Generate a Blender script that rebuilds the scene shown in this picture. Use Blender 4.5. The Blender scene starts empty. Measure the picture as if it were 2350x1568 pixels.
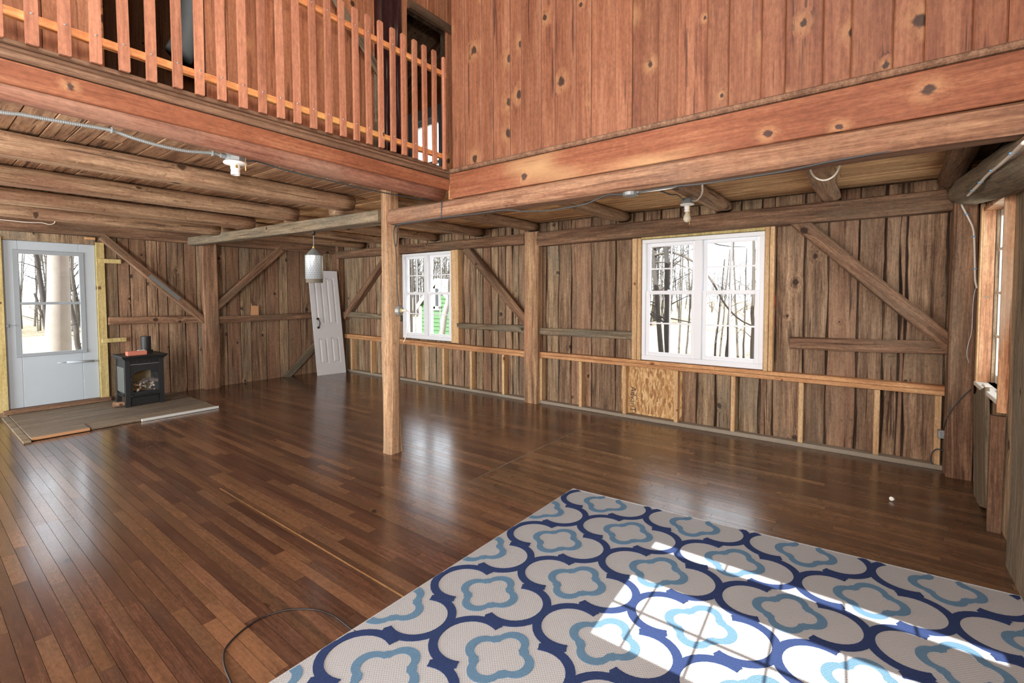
import bpy, math, random
from mathutils import Vector, Matrix, noise
import numpy as np

# ------------------------------------------------------------------ camera, world, lights, exposure
scene = bpy.context.scene
COL = scene.collection
FPX, CX, CY = 1076.414, 1175.0, 717.254
YAW, PITCH, ROLL = math.radians(52.74612812), math.radians(2.27696176), math.radians(0.17173729)
EYE = np.array([0.0, 0.0, 1.434])
_f = np.array([math.sin(YAW)*math.cos(PITCH), math.cos(YAW)*math.cos(PITCH), -math.sin(PITCH)])
_r = np.array([math.cos(YAW), -math.sin(YAW), 0.0])
_d = np.cross(_f, _r)
_c, _s = math.cos(ROLL), math.sin(ROLL)
RX, RY, RZ = _c*_r+_s*_d, -_s*_r+_c*_d, _f
cam_data = bpy.data.cameras.new('camera')
cam = bpy.data.objects.new('camera', cam_data)
COL.objects.link(cam)
cam_data.sensor_width = 36.0
cam_data.lens = FPX/2350*36.0
cam_data.shift_y = (CY-784.0)/2350.0
cam_data.clip_start = 0.05
cam_data.clip_end = 400
cam.matrix_world = Matrix(((RX[0], -RY[0], -RZ[0], EYE[0]), (RX[1], -RY[1], -RZ[1], EYE[1]), (RX[2], -RY[2], -RZ[2], EYE[2]), (0, 0, 0, 1)))
scene.camera = cam

world = bpy.data.worlds.new('sky')
scene.world = world
world.use_nodes = True
wn = world.node_tree
wn.nodes['Background'].inputs[0].default_value = (0.86, 0.93, 1.0, 1)
wn.nodes['Background'].inputs[1].default_value = 3.4

scene.view_settings.view_transform = 'Standard'
scene.view_settings.look = 'None'
scene.view_settings.gamma = 1.0
scene.view_settings.use_curve_mapping = False
scene.view_settings.exposure = 0.30
scene.cycles.use_denoising = True
scene.cycles.denoising_prefilter = 'NONE'
scene.cycles.max_bounces = 7
scene.cycles.diffuse_bounces = 4
scene.cycles.glossy_bounces = 3
scene.cycles.transparent_max_bounces = 12
scene.cycles.sample_clamp_indirect = 6.0
scene.cycles.caustics_reflective = False
scene.cycles.caustics_refractive = False

SUN_TAN, SUN_SKEW = 0.9, 0.05            # the sun's height and its drift in Y per metre of X

def light(name, kind, loc, energy, color=(1, 1, 1), target=None, size=None, size_y=None, radius=None):
    ld = bpy.data.lights.new(name, kind)
    ld.energy = energy
    ld.color = color
    if kind == 'AREA':
        ld.shape = 'RECTANGLE'
        ld.size = size
        ld.size_y = size_y or size
    if radius is not None:
        ld.shadow_soft_size = radius
    o = bpy.data.objects.new(name, ld)
    o.location = loc
    if target is not None:
        o.rotation_euler = (Vector(target)-Vector(loc)).to_track_quat('-Z', 'Y').to_euler()
    COL.objects.link(o)
    return o

sun = light('sun', 'SUN', (-20, 0, 25), 15.0, (1.0, 0.97, 0.92), target=(-20+1, SUN_SKEW, 25-SUN_TAN))
sun.data.angle = math.radians(0.22)
flash = light('camera_flash', 'POINT', (-0.03, -0.02, 1.434+0.30), 150.0, (1.0, 0.965, 0.92), radius=0.06)
rear_fill = light('added_rear_fill', 'AREA', (-2.30, 6.5, 1.25), 170.0, (1.0, 0.99, 0.97), target=(5.0, 4.8, 1.4), size=2.6, size_y=2.0)  # added fill lamp out of view, brightens the lower room
side_fill = light('added_side_fill', 'AREA', (-2.30, 1.62, 1.25), 170.0, (1.0, 0.99, 0.97), target=(4.0, 7.0, 1.3), size=0.6, size_y=2.0)  # second added fill lamp, narrow, aimed at the far corner
loft_fill = light('added_loft_fill', 'AREA', (-0.22, 0.30, 4.7), 95.0, (1.0, 0.98, 0.95), target=(1.2, 3.4, 2.8), size=1.2, size_y=1.2)  # added unseen lamp that brightens the loft; the wall has no opening here

# ------------------------------------------------------------------ from a pixel of the photograph to a point on a real plane
def ray(x, y):
    return RX*((x-CX)/FPX)+RY*((y-CY)/FPX)+RZ
def onX(x, y, X):
    d = ray(x, y); return Vector(EYE+d*X/d[0])
def onY(x, y, Y):
    d = ray(x, y); return Vector(EYE+d*Y/d[1])
def onZ(x, y, Z=0.0):
    d = ray(x, y); return Vector(EYE+d*(Z-EYE[2])/d[2])
def proj(p):
    v = np.array(p)-EYE
    z = v@RZ
    return CX+FPX*(v@RX)/z, CY+FPX*(v@RY)/z, z

# ------------------------------------------------------------------ objects
rng = random.Random(7)

def link(o, parent=None):
    COL.objects.link(o)
    if parent is not None:
        o.parent = parent
        o.matrix_parent_inverse = Matrix.Translation(-parent.location) if parent.rotation_euler.x == parent.rotation_euler.y == parent.rotation_euler.z == 0 else parent.matrix_basis.inverted()
    return o

def mesh_obj(name, verts, faces, mat, parent=None, smooth=False, mats=None, fmat=None):
    me = bpy.data.meshes.new(name)
    me.from_pydata([tuple(v) for v in verts], [], faces)
    for m in (mats or [mat]):
        me.materials.append(m)
    if fmat:
        me.polygons.foreach_set('material_index', fmat)
    if smooth:
        me.polygons.foreach_set('use_smooth', [True]*len(me.polygons))
    me.update()
    return link(bpy.data.objects.new(name, me), parent)

def tag(o, label=None, cat=None, group=None, kind=None):
    if label: o['label'] = label
    if cat: o['category'] = cat
    if group: o['group'] = group
    if kind: o['kind'] = kind
    return o

def empty(name, loc=(0, 0, 0), **k):
    o = bpy.data.objects.new(name, None)
    o.location = loc
    o.empty_display_size = 0.1
    COL.objects.link(o)
    return tag(o, **k)

class MB:
    def __init__(self): self.v, self.f = [], []
    def add(self, vs, fs):
        b = len(self.v)
        self.v += [Vector(p) for p in vs]
        self.f += [tuple(i+b for i in f) for f in fs]
        return self
    def box(self, x0, x1, y0, y1, z0, z1):
        vs = [(x, y, z) for z in (z0, z1) for y in (y0, y1) for x in (x0, x1)]
        return self.add(vs, [(0, 2, 3, 1), (4, 5, 7, 6), (0, 1, 5, 4), (2, 6, 7, 3), (0, 4, 6, 2), (1, 3, 7, 5)])
    def bbox(self, x0, x1, y0, y1, z0, z1, c=0.004):
        """box with chamfered edges"""
        n = len(self.v)
        sx, sy, sz = (x0, x1), (y0, y1), (z0, z1)
        vs, idx = [], {}
        for i in (0, 1):
            for j in (0, 1):
                for k in (0, 1):
                    X, Y, Z = sx[i], sy[j], sz[k]
                    dx, dy, dz = (c, -c)[i], (c, -c)[j], (c, -c)[k]
                    for a, p in enumerate(((X, Y+dy, Z+dz), (X+dx, Y, Z+dz), (X+dx, Y+dy, Z))):
                        idx[i, j, k, a] = len(vs); vs.append(p)
        fs = []
        for i in (0, 1):
            fs.append([idx[i, 0, 0, 0], idx[i, 0, 1, 0], idx[i, 1, 1, 0], idx[i, 1, 0, 0]][::(1 if i == 0 else -1)])
            fs.append([idx[0, i, 0, 1], idx[1, i, 0, 1], idx[1, i, 1, 1], idx[0, i, 1, 1]][::(1 if i == 0 else -1)])
            fs.append([idx[0, 0, i, 2], idx[0, 1, i, 2], idx[1, 1, i, 2], idx[1, 0, i, 2]][::(1 if i == 0 else -1)])
        for i in (0, 1):
            for j in (0, 1):
                fs.append([idx[i, j, 0, 0], idx[i, j, 1, 0], idx[i, j, 1, 1], idx[i, j, 0, 1]])
                fs.append([idx[i, 0, j, 0], idx[i, 1, j, 0], idx[i, 1, j, 2], idx[i, 0, j, 2]])
                fs.append([idx[0, i, j, 1], idx[1, i, j, 1], idx[1, i, j, 2], idx[0, i, j, 2]])
                for k in (0, 1):
                    fs.append([idx[i, j, k, 0], idx[i, j, k, 1], idx[i, j, k, 2]])
        return self.add(vs, fs)
    def prism(self, poly, to3, d0, d1):
        n = len(poly)
        vs = [to3(u, v, d0) for u, v in poly]+[to3(u, v, d1) for u, v in poly]
        fs = [tuple(range(n))[::-1], tuple(range(n, 2*n))]+[(i, (i+1) % n, n+(i+1) % n, n+i) for i in range(n)]
        return self.add(vs, fs)
    def tube(self, pts, r, n=8, cap=True):
        pts = [Vector(p) for p in pts]
        rs = r if isinstance(r, (list, tuple)) else [r]*len(pts)
        vs, fs = [], []
        a = None
        for i, p in enumerate(pts):
            t = (pts[min(i+1, len(pts)-1)]-pts[max(i-1, 0)]).normalized()
            if a is None:
                ref = Vector((1, 0, 0)) if abs(t.z) > 0.9 else Vector((0, 0, 1))
                a = t.cross(ref).normalized()
            else:
                a = (a-t*a.dot(t)).normalized()
            b = t.cross(a)
            for k in range(n):
                th = 2*math.pi*k/n
                vs.append(p+(a*math.cos(th)+b*math.sin(th))*rs[i])
        for i in range(len(pts)-1):
            for k in range(n):
                fs.append((i*n+k, i*n+(k+1) % n, (i+1)*n+(k+1) % n, (i+1)*n+k))
        if cap:
            fs.append(tuple(range(n))[::-1]); fs.append(tuple(range((len(pts)-1)*n, len(pts)*n)))
        return self.add(vs, fs)
    def lathe(self, c, prof, n=24):
        c = Vector(c)
        vs, fs = [], []
        for r, z in prof:
            for k in range(n):
                th = 2*math.pi*k/n
                vs.append(c+Vector((r*math.cos(th), r*math.sin(th), z)))
        for i in range(len(prof)-1):
            for k in range(n):
                fs.append((i*n+k, i*n+(k+1) % n, (i+1)*n+(k+1) % n, (i+1)*n+k))
        fs.append(tuple(range(n))[::-1]); fs.append(tuple(range((len(prof)-1)*n, len(prof)*n)))
        return self.add(vs, fs)
    def build(self, name, mat, parent=None, smooth=False):
        return mesh_obj(name, self.v, self.f, mat, parent, smooth)

def spline(pts, k=8):
    P = [Vector(p) for p in pts]
    P = [P[0]*2-P[1]]+P+[P[-1]*2-P[-2]]
    out = []
    for i in range(1, len(P)-2):
        for j in range(k):
            t = j/k
            a, b, c, d = P[i-1], P[i], P[i+1], P[i+2]
            out.append(0.5*((2*b)+(c-a)*t+(2*a-5*b+4*c-d)*t*t+(-a+3*b-3*c+d)*t**3))
    out.append(P[-2])
    return out

def frame(p0, p1, up):
    x = (p1-p0).normalized()
    up = Vector(up)
    z = (up-x*up.dot(x)).normalized()
    y = z.cross(x)
    return Matrix(((x.x, y.x, z.x, p0.x), (x.y, y.y, z.y, p0.y), (x.z, y.z, z.z, p0.z), (0, 0, 0, 1)))

def timber(name, p0, p1, w, h, mat, up=(0, 0, 1), seg=10, jit=0.005, ch=0.012, parent=None, wane=0.0):
    """hewn beam from p0 to p1: w across, h along up; local X runs with the grain"""
    p0, p1 = Vector(p0), Vector(p1)
    L = (p1-p0).length
    M = frame(p0, p1, up)
    hw, hh = w/2, h/2
    sec = [(-hw+ch, -hh), (hw-ch, -hh), (hw, -hh+ch), (hw, hh-ch), (hw-ch, hh), (-hw+ch, hh), (-hw, hh-ch), (-hw, -hh+ch)]
    sd = rng.random()*100
    vs, fs = [], []
    for i in range(seg+1):
        x = L*i/seg
        for k, (y, z) in enumerate(sec):
            q = Vector((x*1.3+sd, y*5+k*1.7, z*5+sd))
            n1 = noise.noise(q); n2 = noise.noise(q+Vector((9.1, 3.3, 1.7)))
            s = noise.noise(Vector((x*0.6+sd*2, 0, 0)))*jit*1.2
            vs.append((x, y+n1*jit*1.6+s, z+n2*jit*1.6+s*0.6))
    for i in range(seg):
        for k in range(8):
            fs.append((i*8+k, i*8+(k+1) % 8, (i+1)*8+(k+1) % 8, (i+1)*8+k))
    fs.append(tuple(range(8))[::-1]); fs.append(tuple(range(seg*8, seg*8+8)))
    o = mesh_obj(name, vs, fs, mat)
    if parent is not None:
        o.parent = parent
        o.matrix_parent_inverse = Matrix.Translation(-parent.location)
    o.matrix_basis = M
    return o

def log(name, p0, p1, r, mat, seg=24, n=14, lump=0.10, flat=None, parent=None, r1=None):
    p0, p1 = Vector(p0), Vector(p1)
    L = (p1-p0).length
    M = frame(p0, p1, (0, 0, 1))
    sd = rng.random()*100
    vs, fs = [], []
    for i in range(seg+1):
        x = L*i/seg
        rr = r+(0 if r1 is None else (r1-r)*i/seg)
        cy = noise.noise(Vector((x*0.7+sd, 5, 0)))*r*0.25
        cz = noise.noise(Vector((x*0.7+sd, 15, 0)))*r*0.15
        for k in range(n):
            th = 2*math.pi*k/n
            q = Vector((x*1.6+sd, math.cos(th)*1.2, math.sin(th)*1.2))
            a = rr*(1+lump*noise.noise(q)+0.35*lump*noise.noise(q*3.1))
            z = a*math.sin(th)+cz
            if flat is not None: z = max(min(z, flat), -flat)
            vs.append((x, a*math.cos(th)+cy, z))
    for i in range(seg):
        for k in range(n):
            fs.append((i*n+k, i*n+(k+1) % n, (i+1)*n+(k+1) % n, (i+1)*n+k))
    fs.append(tuple(range(n))[::-1]); fs.append(tuple(range(seg*n, seg*n+n)))
    o = mesh_obj(name, vs, fs, mat, smooth=True)
    if parent is not None:
        o.parent = parent
        o.matrix_parent_inverse = Matrix.Translation(-parent.location)
    o.matrix_basis = M
    return o

def wall_plank(name, axis, pos, face, u0, u1, z0, z1, th, mat, parent, wav=0.004, seg=9, lean=0.0, slat_mat=None):
    """vertical plank on the plane axis=pos; its free face looks towards 'face' (-1 or +1)"""
    sd = rng.random()*100
    vs, fs = [], []
    off = rng.uniform(-0.0035, 0.0035)
    ch = min(0.006, (u1-u0)*0.15)
    for i in range(seg+1):
        t = i/seg
        z = z0+(z1-z0)*t
        a = u0+noise.noise(Vector((z*1.7+sd, 1, 0)))*wav+0.3*wav*noise.noise(Vector((z*6+sd, 4, 0)))+lean*(z-z0)
        b = u1+noise.noise(Vector((z*1.7+sd, 31, 0)))*wav+0.3*wav*noise.noise(Vector((z*6+sd, 44, 0)))+lean*(z-z0)
        d0 = pos+off; d1 = pos+off-face*th
        c1 = d0-face*ch*0.7
        ring = [(a, d1), (a, c1), (a+ch, d0), (b-ch, d0), (b, c1), (b, d1)]
        for u, d in ring:
            vs.append((d, u, z) if axis == 'X' else (u, d, z))
    for i in range(seg):
        for k in range(6):
            fs.append((i*6+k, i*6+(k+1) % 6, (i+1)*6+(k+1) % 6, (i+1)*6+k))
    fs.append(tuple(range(6))[::-1]); fs.append(tuple(range(seg*6, seg*6+6)))
    return mesh_obj(name, vs, fs, mat, parent)

def plank_row(name, axis, pos, face, edges, z0, z1, th, mats, parent, holes=(), gap=0.006, wav=0.004, seg=9):
    for u0, u1 in zip(edges[:-1], edges[1:]):
        a, b = u0+gap/2, u1-gap/2
        pieces = [(a, b, z0, z1)]
        for h0, h1, g0, g1 in holes:
            new = []
            for (pa, pb, q0, q1) in pieces:
                if pb <= h0+0.01 or pa >= h1-0.01 or q1 <= g0 or q0 >= g1:
                    new.append((pa, pb, q0, q1)); continue
                if pa < h0-0.015: new.append((pa, h0, q0, q1))
                if pb > h1+0.015: new.append((h1, pb, q0, q1))
                ma, mb = max(pa, h0), min(pb, h1)
                if g0-q0 > 0.03: new.append((ma, mb, q0, g0))
                if q1-g1 > 0.03: new.append((ma, mb, g1, q1))
            pieces = new
        m = mats[rng.randrange(len(mats))]
        for (pa, pb, q0, q1) in pieces:
            wall_plank(name, axis, pos, face, pa, pb, q0, q1, th, m, parent, wav, max(2, int(seg*(q1-q0)/(z1-z0))+1))

def slab_with_holes(name, axis, d0, d1, u0, u1, z0, z1, holes, mat, parent=None):
    us = sorted({u0, u1, *[h for q in holes for h in q[:2] if u0 < h < u1]})
    zs = sorted({z0, z1, *[h for q in holes for h in q[2:] if z0 < h < z1]})
    mb = MB()
    for a, b in zip(us[:-1], us[1:]):
        for c, d in zip(zs[:-1], zs[1:]):
            m, n = (a+b)/2, (c+d)/2
            if any(h[0] < m < h[1] and h[2] < n < h[3] for h in holes): continue
            if axis == 'X': mb.box(d0, d1, a, b, c, d)
            else: mb.box(a, b, d0, d1, c, d)
    return mb.build(name, mat, parent)

def rand_edges(a, b, lo, hi, seed):
    r = random.Random(seed)
    e = [a]
    while e[-1] < b-hi*0.9: e.append(e[-1]+r.uniform(lo, hi))
    if b-e[-1] < lo*0.6: e.pop()
    e.append(b)
    return e

# ------------------------------------------------------------------ materials
def S(r, g, b, a=1.0):
    f = lambda c: (c/255/12.92) if c/255 <= 0.04045 else ((c/255+0.055)/1.055)**2.4
    return (f(r), f(g), f(b), a)

class NT:
    def __init__(self, name):
        self.m = bpy.data.materials.new(name)
        self.m.use_nodes = True
        self.t = self.m.node_tree
        self.b = self.t.nodes['Principled BSDF']
    def n(self, kind, **k):
        nd = self.t.nodes.new(kind)
        for a, v in k.items():
            if a.startswith('i_'):
                key = a[2:]
                nd.inputs[int(key) if key.isdigit() else key].default_value = v
            else: setattr(nd, a, v)
        return nd
    def l(self, a, b): self.t.links.new(a, b)
    def math(self, op, a, b=None, c=None, clamp=False):
        nd = self.n('ShaderNodeMath', operation=op, use_clamp=clamp)
        for i, x in enumerate((a, b, c)):
            if x is None: continue
            if isinstance(x, (int, float)): nd.inputs[i].default_value = x
            else: self.l(x, nd.inputs[i])
        return nd.outputs[0]
    def mix(self, f, a, b, mode='MIX'):
        nd = self.n('ShaderNodeMix', data_type='RGBA', blend_type=mode)
        for i, x in ((0, f), (6, a), (7, b)):
            if isinstance(x, (int, float)): nd.inputs[i].default_value = x
            elif isinstance(x, tuple): nd.inputs[i].default_value = x
            else: self.l(x, nd.inputs[i])
        return nd.outputs[2]
    def rng(self, v, a, b, c=0.0, d=1.0, smooth=True):
        nd = self.n('ShaderNodeMapRange', interpolation_type='SMOOTHSTEP' if smooth else 'LINEAR')
        self.l(v, nd.inputs[0])
        for i, x in enumerate((a, b, c, d)): nd.inputs[i+1].default_value = x
        return nd.outputs[0]
    def noise(self, vec, scale, detail=3.0, rough=0.55):
        nd = self.n('ShaderNodeTexNoise', i_Scale=scale, i_Detail=detail, i_Roughness=rough)
        self.l(vec, nd.inputs['Vector'])
        return nd.outputs['Fac']
    def vmul(self, v, s):
        nd = self.n('ShaderNodeVectorMath', operation='MULTIPLY')
        self.l(v, nd.inputs[0]); nd.inputs[1].default_value = s
        return nd.outputs[0]
    def vadd(self, a, b):
        nd = self.n('ShaderNodeVectorMath', operation='ADD')
        self.l(a, nd.inputs[0])
        if isinstance(b, tuple): nd.inputs[1].default_value = b
        else: self.l(b, nd.inputs[1])
        return nd.outputs[0]

def wood(name, dark, mid, light_, axis='X', rough=0.75, knots=0.3, knot_col=None, halo=None, stain=None, stain_amt=0.0, streak=0.35, vary=0.25, fine=55.0, bump=0.25, spec=0.25, streak_col=None, tint=None, rough_var=0.0, worn=None, spots=0.0, sharp=0.13, coat=0.0):
    k = NT(name)
    tc = k.n('ShaderNodeTexCoord').outputs['Object']
    oi = k.n('ShaderNodeObjectInfo').outputs['Random']
    at = k.n('ShaderNodeAttribute', attribute_name='rnd').outputs['Fac']
    r = k.math('FRACT', k.math('ADD', k.math('MULTIPLY', oi, 7.31), at))
    r2 = k.math('FRACT', k.math('MULTIPLY', r, 17.7))
    sx = k.n('ShaderNodeSeparateXYZ'); k.l(tc, sx.inputs[0])
    o = {'X': (0, 1, 2), 'Y': (1, 2, 0), 'Z': (2, 0, 1)}[axis]
    cb = k.n('ShaderNodeCombineXYZ')
    for i, j in enumerate(o): k.l(sx.outputs[j], cb.inputs[i])
    off = k.n('ShaderNodeCombineXYZ')
    k.l(k.math('MULTIPLY', r, 41.0), off.inputs[0]); k.l(k.math('MULTIPLY', r2, 23.0), off.inputs[1]); k.l(k.math('MULTIPLY', r, 13.0), off.inputs[2])
    P = k.vadd(cb.outputs[0], off.outputs[0])
    # knots
    vo = k.n('ShaderNodeTexVoronoi', feature='F1', i_Scale=4.2, i_Randomness=1.0)
    vo.voronoi_dimensions = '2D'
    sp2 = k.n('ShaderNodeSeparateXYZ'); k.l(P, sp2.inputs[0])
    c2 = k.n('ShaderNodeCombineXYZ'); k.l(k.math('MULTIPLY', sp2.outputs[0], 0.8), c2.inputs[0]); k.l(k.math('ADD', sp2.outputs[1], sp2.outputs[2]), c2.inputs[1])
    k.l(c2.outputs[0], vo.inputs['Vector'])
    pick = k.n('ShaderNodeSeparateColor'); k.l(vo.outputs['Color'], pick.inputs[0])
    on = k.math('LESS_THAN', pick.outputs[0], knots)
    wn_ = k.noise(k.vmul(P, (14.0, 22.0, 22.0)), 1.0, 3.0, 0.7)
    szv = k.math('ADD', 0.55, k.math('MULTIPLY', pick.outputs[1], 1.1))
    dist = k.math('DIVIDE', k.math('ADD', vo.outputs['Distance'], k.math('MULTIPLY', k.math('SUBTRACT', wn_, 0.5), 0.16)), szv)
    kn = k.math('MULTIPLY', k.rng(dist, 0.085, 0.045), on)
    hl = k.math('MULTIPLY', k.rng(dist, 0.27, 0.05), on)
    # grain bent around the knots
    bend = k.n('ShaderNodeCombineXYZ'); k.l(k.math('MULTIPLY', hl, 0.03), bend.inputs[1])
    low = k.noise(k.vmul(P, (0.8, 2.0, 2.0)), 1.0, 2.0)
    wob = k.n('ShaderNodeCombineXYZ'); k.l(k.math('MULTIPLY', low, 0.06), wob.inputs[1])
    Q = k.vadd(k.vadd(P, bend.outputs[0]), wob.outputs[0])
    g1 = k.noise(k.vmul(Q, (1.3, 20.0, 20.0)), 1.0, 6.0, 0.66)
    g2 = k.noise(k.vmul(Q, (4.0, fine*2.4, fine*2.4)), 1.0, 4.0, 0.65)
    g = k.math('ADD', k.math('MULTIPLY', g1, 0.62), k.math('MULTIPLY', g2, 0.38))
    cr = k.n('ShaderNodeValToRGB')
    e = cr.color_ramp.elements
    e[0].position, e[0].color = 0.5-sharp, dark
    e[1].position, e[1].color = 0.5+sharp, light_
    m_ = e.new(0.5); m_.color = mid
    k.l(g, cr.inputs[0])
    col = cr.outputs[0]
    # per piece tint
    if tint is not None:
        col = k.mix(k.math('MULTIPLY', k.rng(r2, 0.45, 0.75), 0.8), col, k.mix(0.6, col, tint))
    val = k.math('ADD', 1.0-vary*0.5, k.math('MULTIPLY', r, vary))
    hv = k.n('ShaderNodeHueSaturation'); k.l(val, hv.inputs['Value']); k.l(col, hv.inputs['Color'])
    col = hv.outputs[0]
    if stain is not None:
        s1 = k.noise(k.vmul(P, (1.0, 3.5, 3.5)), 1.0, 4.0, 0.65)
        s2 = k.math('MULTIPLY', k.rng(s1, 0.45, 0.68), stain_amt)
        col = k.mix(s2, col, stain)
    q0 = k.noise(k.vmul(P, (30.0, 70.0, 70.0)), 1.0, 3.0, 0.7)
    hv2 = k.n('ShaderNodeHueSaturation'); k.l(k.rng(q0, 0.3, 0.7, 0.80, 1.20, False), hv2.inputs['Value']); k.l(col, hv2.inputs['Color'])
    col = hv2.outputs[0]
    if worn is not None:
        w1 = k.noise(k.vmul(P, (0.55, 1.6, 1.6)), 1.0, 3.0, 0.6)
        col = k.mix(k.math('MULTIPLY', k.rng(w1, 0.56, 0.74), 0.85), col, worn)
    if streak > 0:
        t1 = k.noise(k.vmul(Q, (1.1, 42.0, 42.0)), 1.0, 3.0, 0.55)
        t2 = k.noise(k.vmul(P, (1.5, 4.0, 4.0)), 1.0, 1.0)
        sk = k.math('MULTIPLY', k.math('MULTIPLY', k.rng(t1, 0.58, 0.65), k.rng(t2, 0.42, 0.56)), streak)
        col = k.mix(sk, col, streak_col or tuple(c*0.35 for c in dark[:3])+(1,))
    if spots > 0:
        q1 = k.noise(P, 26.0, 3.0, 0.7)
        col = k.mix(k.math('MULTIPLY', k.rng(q1, 0.60, 0.72), spots), col, tuple(c*0.45 for c in dark[:3])+(1,))
        q2 = k.noise(k.vadd(P, (5.0, 1.0, 3.0)), 31.0, 3.0, 0.7)
        col = k.mix(k.math('MULTIPLY', k.rng(q2, 0.62, 0.74), spots), col, light_)
    if halo is not None:
        col = k.mix(k.math('MULTIPLY', hl, k.rng(wn_, 0.3, 0.62, 0.05, 0.6)), col, halo)
    col = k.mix(k.math('MULTIPLY', kn, 0.9), col, knot_col or tuple(c*0.4 for c in dark[:3])+(1,))
    k.l(col, k.b.inputs['Base Color'])
    rr = rough
    if rough_var > 0:
        rn = k.noise(k.vmul(tc, (1, 1, 1)), 2.2, 4.0, 0.6)
        k.l(k.math('ADD', rough-rough_var*0.5, k.math('MULTIPLY', k.math('ADD', k.math('MULTIPLY', rn, 0.8), k.math('MULTIPLY', r2, 0.35)), rough_var)), k.b.inputs['Roughness'])
    else:
        k.b.inputs['Roughness'].default_value = rough
    k.b.inputs['Specular IOR Level'].default_value = spec
    if coat > 0:
        k.b.inputs['Coat Weight'].default_value = coat
        k.b.inputs['Coat Roughness'].default_value = 0.16
    if bump > 0:
        bp = k.n('ShaderNodeBump', i_Strength=bump, i_Distance=0.006)
        k.l(g, bp.inputs['Height']); k.l(bp.outputs[0], k.b.inputs['Normal'])
    return k.m

def plain(name, col, rough=0.5, metal=0.0, spec=0.5, var=0.06, scale=8.0, bump=0.0):
    k = NT(name)
    tc = k.n('ShaderNodeTexCoord').outputs['Object']
    n = k.noise(tc, scale, 4.0, 0.6)
    c = k.mix(n, tuple(x*(1-var) for x in col[:3])+(1,), tuple(min(1, x*(1+var)) for x in col[:3])+(1,))
    k.l(c, k.b.inputs['Base Color'])
    k.b.inputs['Roughness'].default_value = rough
    k.b.inputs['Metallic'].default_value = metal
    k.b.inputs['Specular IOR Level'].default_value = spec
    if bump > 0:
        n2 = k.noise(tc, scale*6, 3.0)
        bp = k.n('ShaderNodeBump', i_Strength=bump, i_Distance=0.004)
        k.l(n2, bp.inputs['Height']); k.l(bp.outputs[0], k.b.inputs['Normal'])
    return k.m

M = {}
M['red_board'] = wood('red stained boards', S(112, 70, 52), S(138, 93, 69), S(158, 114, 87), 'Z', 0.5, knots=0.40, knot_col=S(46, 38, 38), halo=S(184, 144, 102), streak=0.8, streak_col=S(66, 42, 35), vary=0.3, bump=0.05, spec=0.35, fine=40, sharp=0.15)
M['red_dark'] = wood('red stained boards indoors', S(142, 90, 64), S(194, 130, 95), S(214, 156, 116), 'Z', 0.6, knots=0.36, knot_col=S(58, 40, 38), halo=S(226, 172, 108), streak=0.6, vary=0.3, bump=0.08, sharp=0.17)
M['picket'] = wood('red stained pickets', S(146, 96, 74), S(176, 121, 94), S(192, 140, 110), 'Z', 0.55, knots=0.08, streak=0.35, vary=0.22, bump=0.08, halo=S(220, 170, 116), sharp=0.17)
M['fascia'] = wood('red stained fascia', S(110, 66, 46), S(140, 88, 63), S(164, 114, 84), 'X', 0.5, knots=0.26, knot_col=S(62, 50, 50), halo=S(196, 154, 110), streak=0.25, vary=0.1, bump=0.06, worn=S(206, 176, 128), sharp=0.17)
M['trim'] = wood('brown trim', S(92, 70, 54), S(122, 94, 74), S(148, 118, 94), 'X', 0.6, knots=0.05, streak=0.3)
M['rail_pine'] = wood('railing pine', S(190, 120, 74), S(215, 150, 96), S(232, 186, 120), 'X', 0.55, knots=0.15, streak=0.2, worn=S(236, 200, 120))
M['beam'] = wood('hewn beam', S(108, 74, 56), S(144, 108, 84), S(176, 140, 110), 'X', 0.75, knots=0.20, stain=S(120, 102, 88), stain_amt=0.5, streak=0.5, vary=0.1, bump=0.35, worn=S(200, 152, 106), spots=0.25)
M['post'] = wood('hewn post', S(122, 92, 68), S(168, 134, 102), S(204, 170, 130), 'X', 0.8, knots=0.14, stain=S(134, 122, 104), stain_amt=0.4, streak=0.6, vary=0.1, bump=0.4, spots=0.35, worn=S(178, 116, 88))
M['old_timber'] = wood('old dark timber', S(84, 62, 48), S(128, 98, 76), S(166, 132, 104), 'X', 0.85, knots=0.16, stain=S(106, 92, 74), stain_amt=0.6, streak=0.55, vary=0.25, bump=0.4, spots=0.35)
M['ceil_bounce'] = wood('bounce lightened ceiling board', S(136, 96, 64), S(206, 164, 116), S(234, 200, 150), 'Y', 0.8, knots=0.10, stain=S(160, 112, 78), stain_amt=0.5, streak=0.95, streak_col=S(92, 58, 40), vary=0.3, bump=0.2, spots=0.15)  # ceiling board lightened in colour, standing in for light bounced off the floor
M['grey_timber'] = wood('grey timber', S(86, 76, 60), S(124, 110, 90), S(156, 142, 118), 'X', 0.85, knots=0.10, stain=S(110, 108, 96), stain_amt=0.6, streak=0.5, vary=0.15, bump=0.3, spots=0.25)
M['joist'] = wood('peeled log', S(112, 88, 66), S(162, 132, 104), S(196, 168, 134), 'X', 0.75, knots=0.24, stain=S(142, 104, 82), stain_amt=0.7, streak=0.8, vary=0.15, bump=0.35, spots=0.5, streak_col=S(82, 60, 46))
M['red_log'] = wood('reddish log', S(100, 64, 52), S(138, 94, 76), S(166, 122, 100), 'X', 0.65, knots=0.08, stain=S(166, 136, 116), stain_amt=0.5, streak=0.3, vary=0.05, bump=0.25, spots=0.3)
M['old_plank'] = wood('weathered plank', S(86, 67, 53), S(141, 114, 90), S(184, 156, 125), 'Z', 0.85, knots=0.14, knot_col=S(58, 44, 38), stain=S(118, 102, 84), stain_amt=0.6, streak=0.8, streak_col=S(60, 42, 34), vary=0.38, bump=0.4, spots=0.35, tint=S(142, 106, 84))
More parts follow.
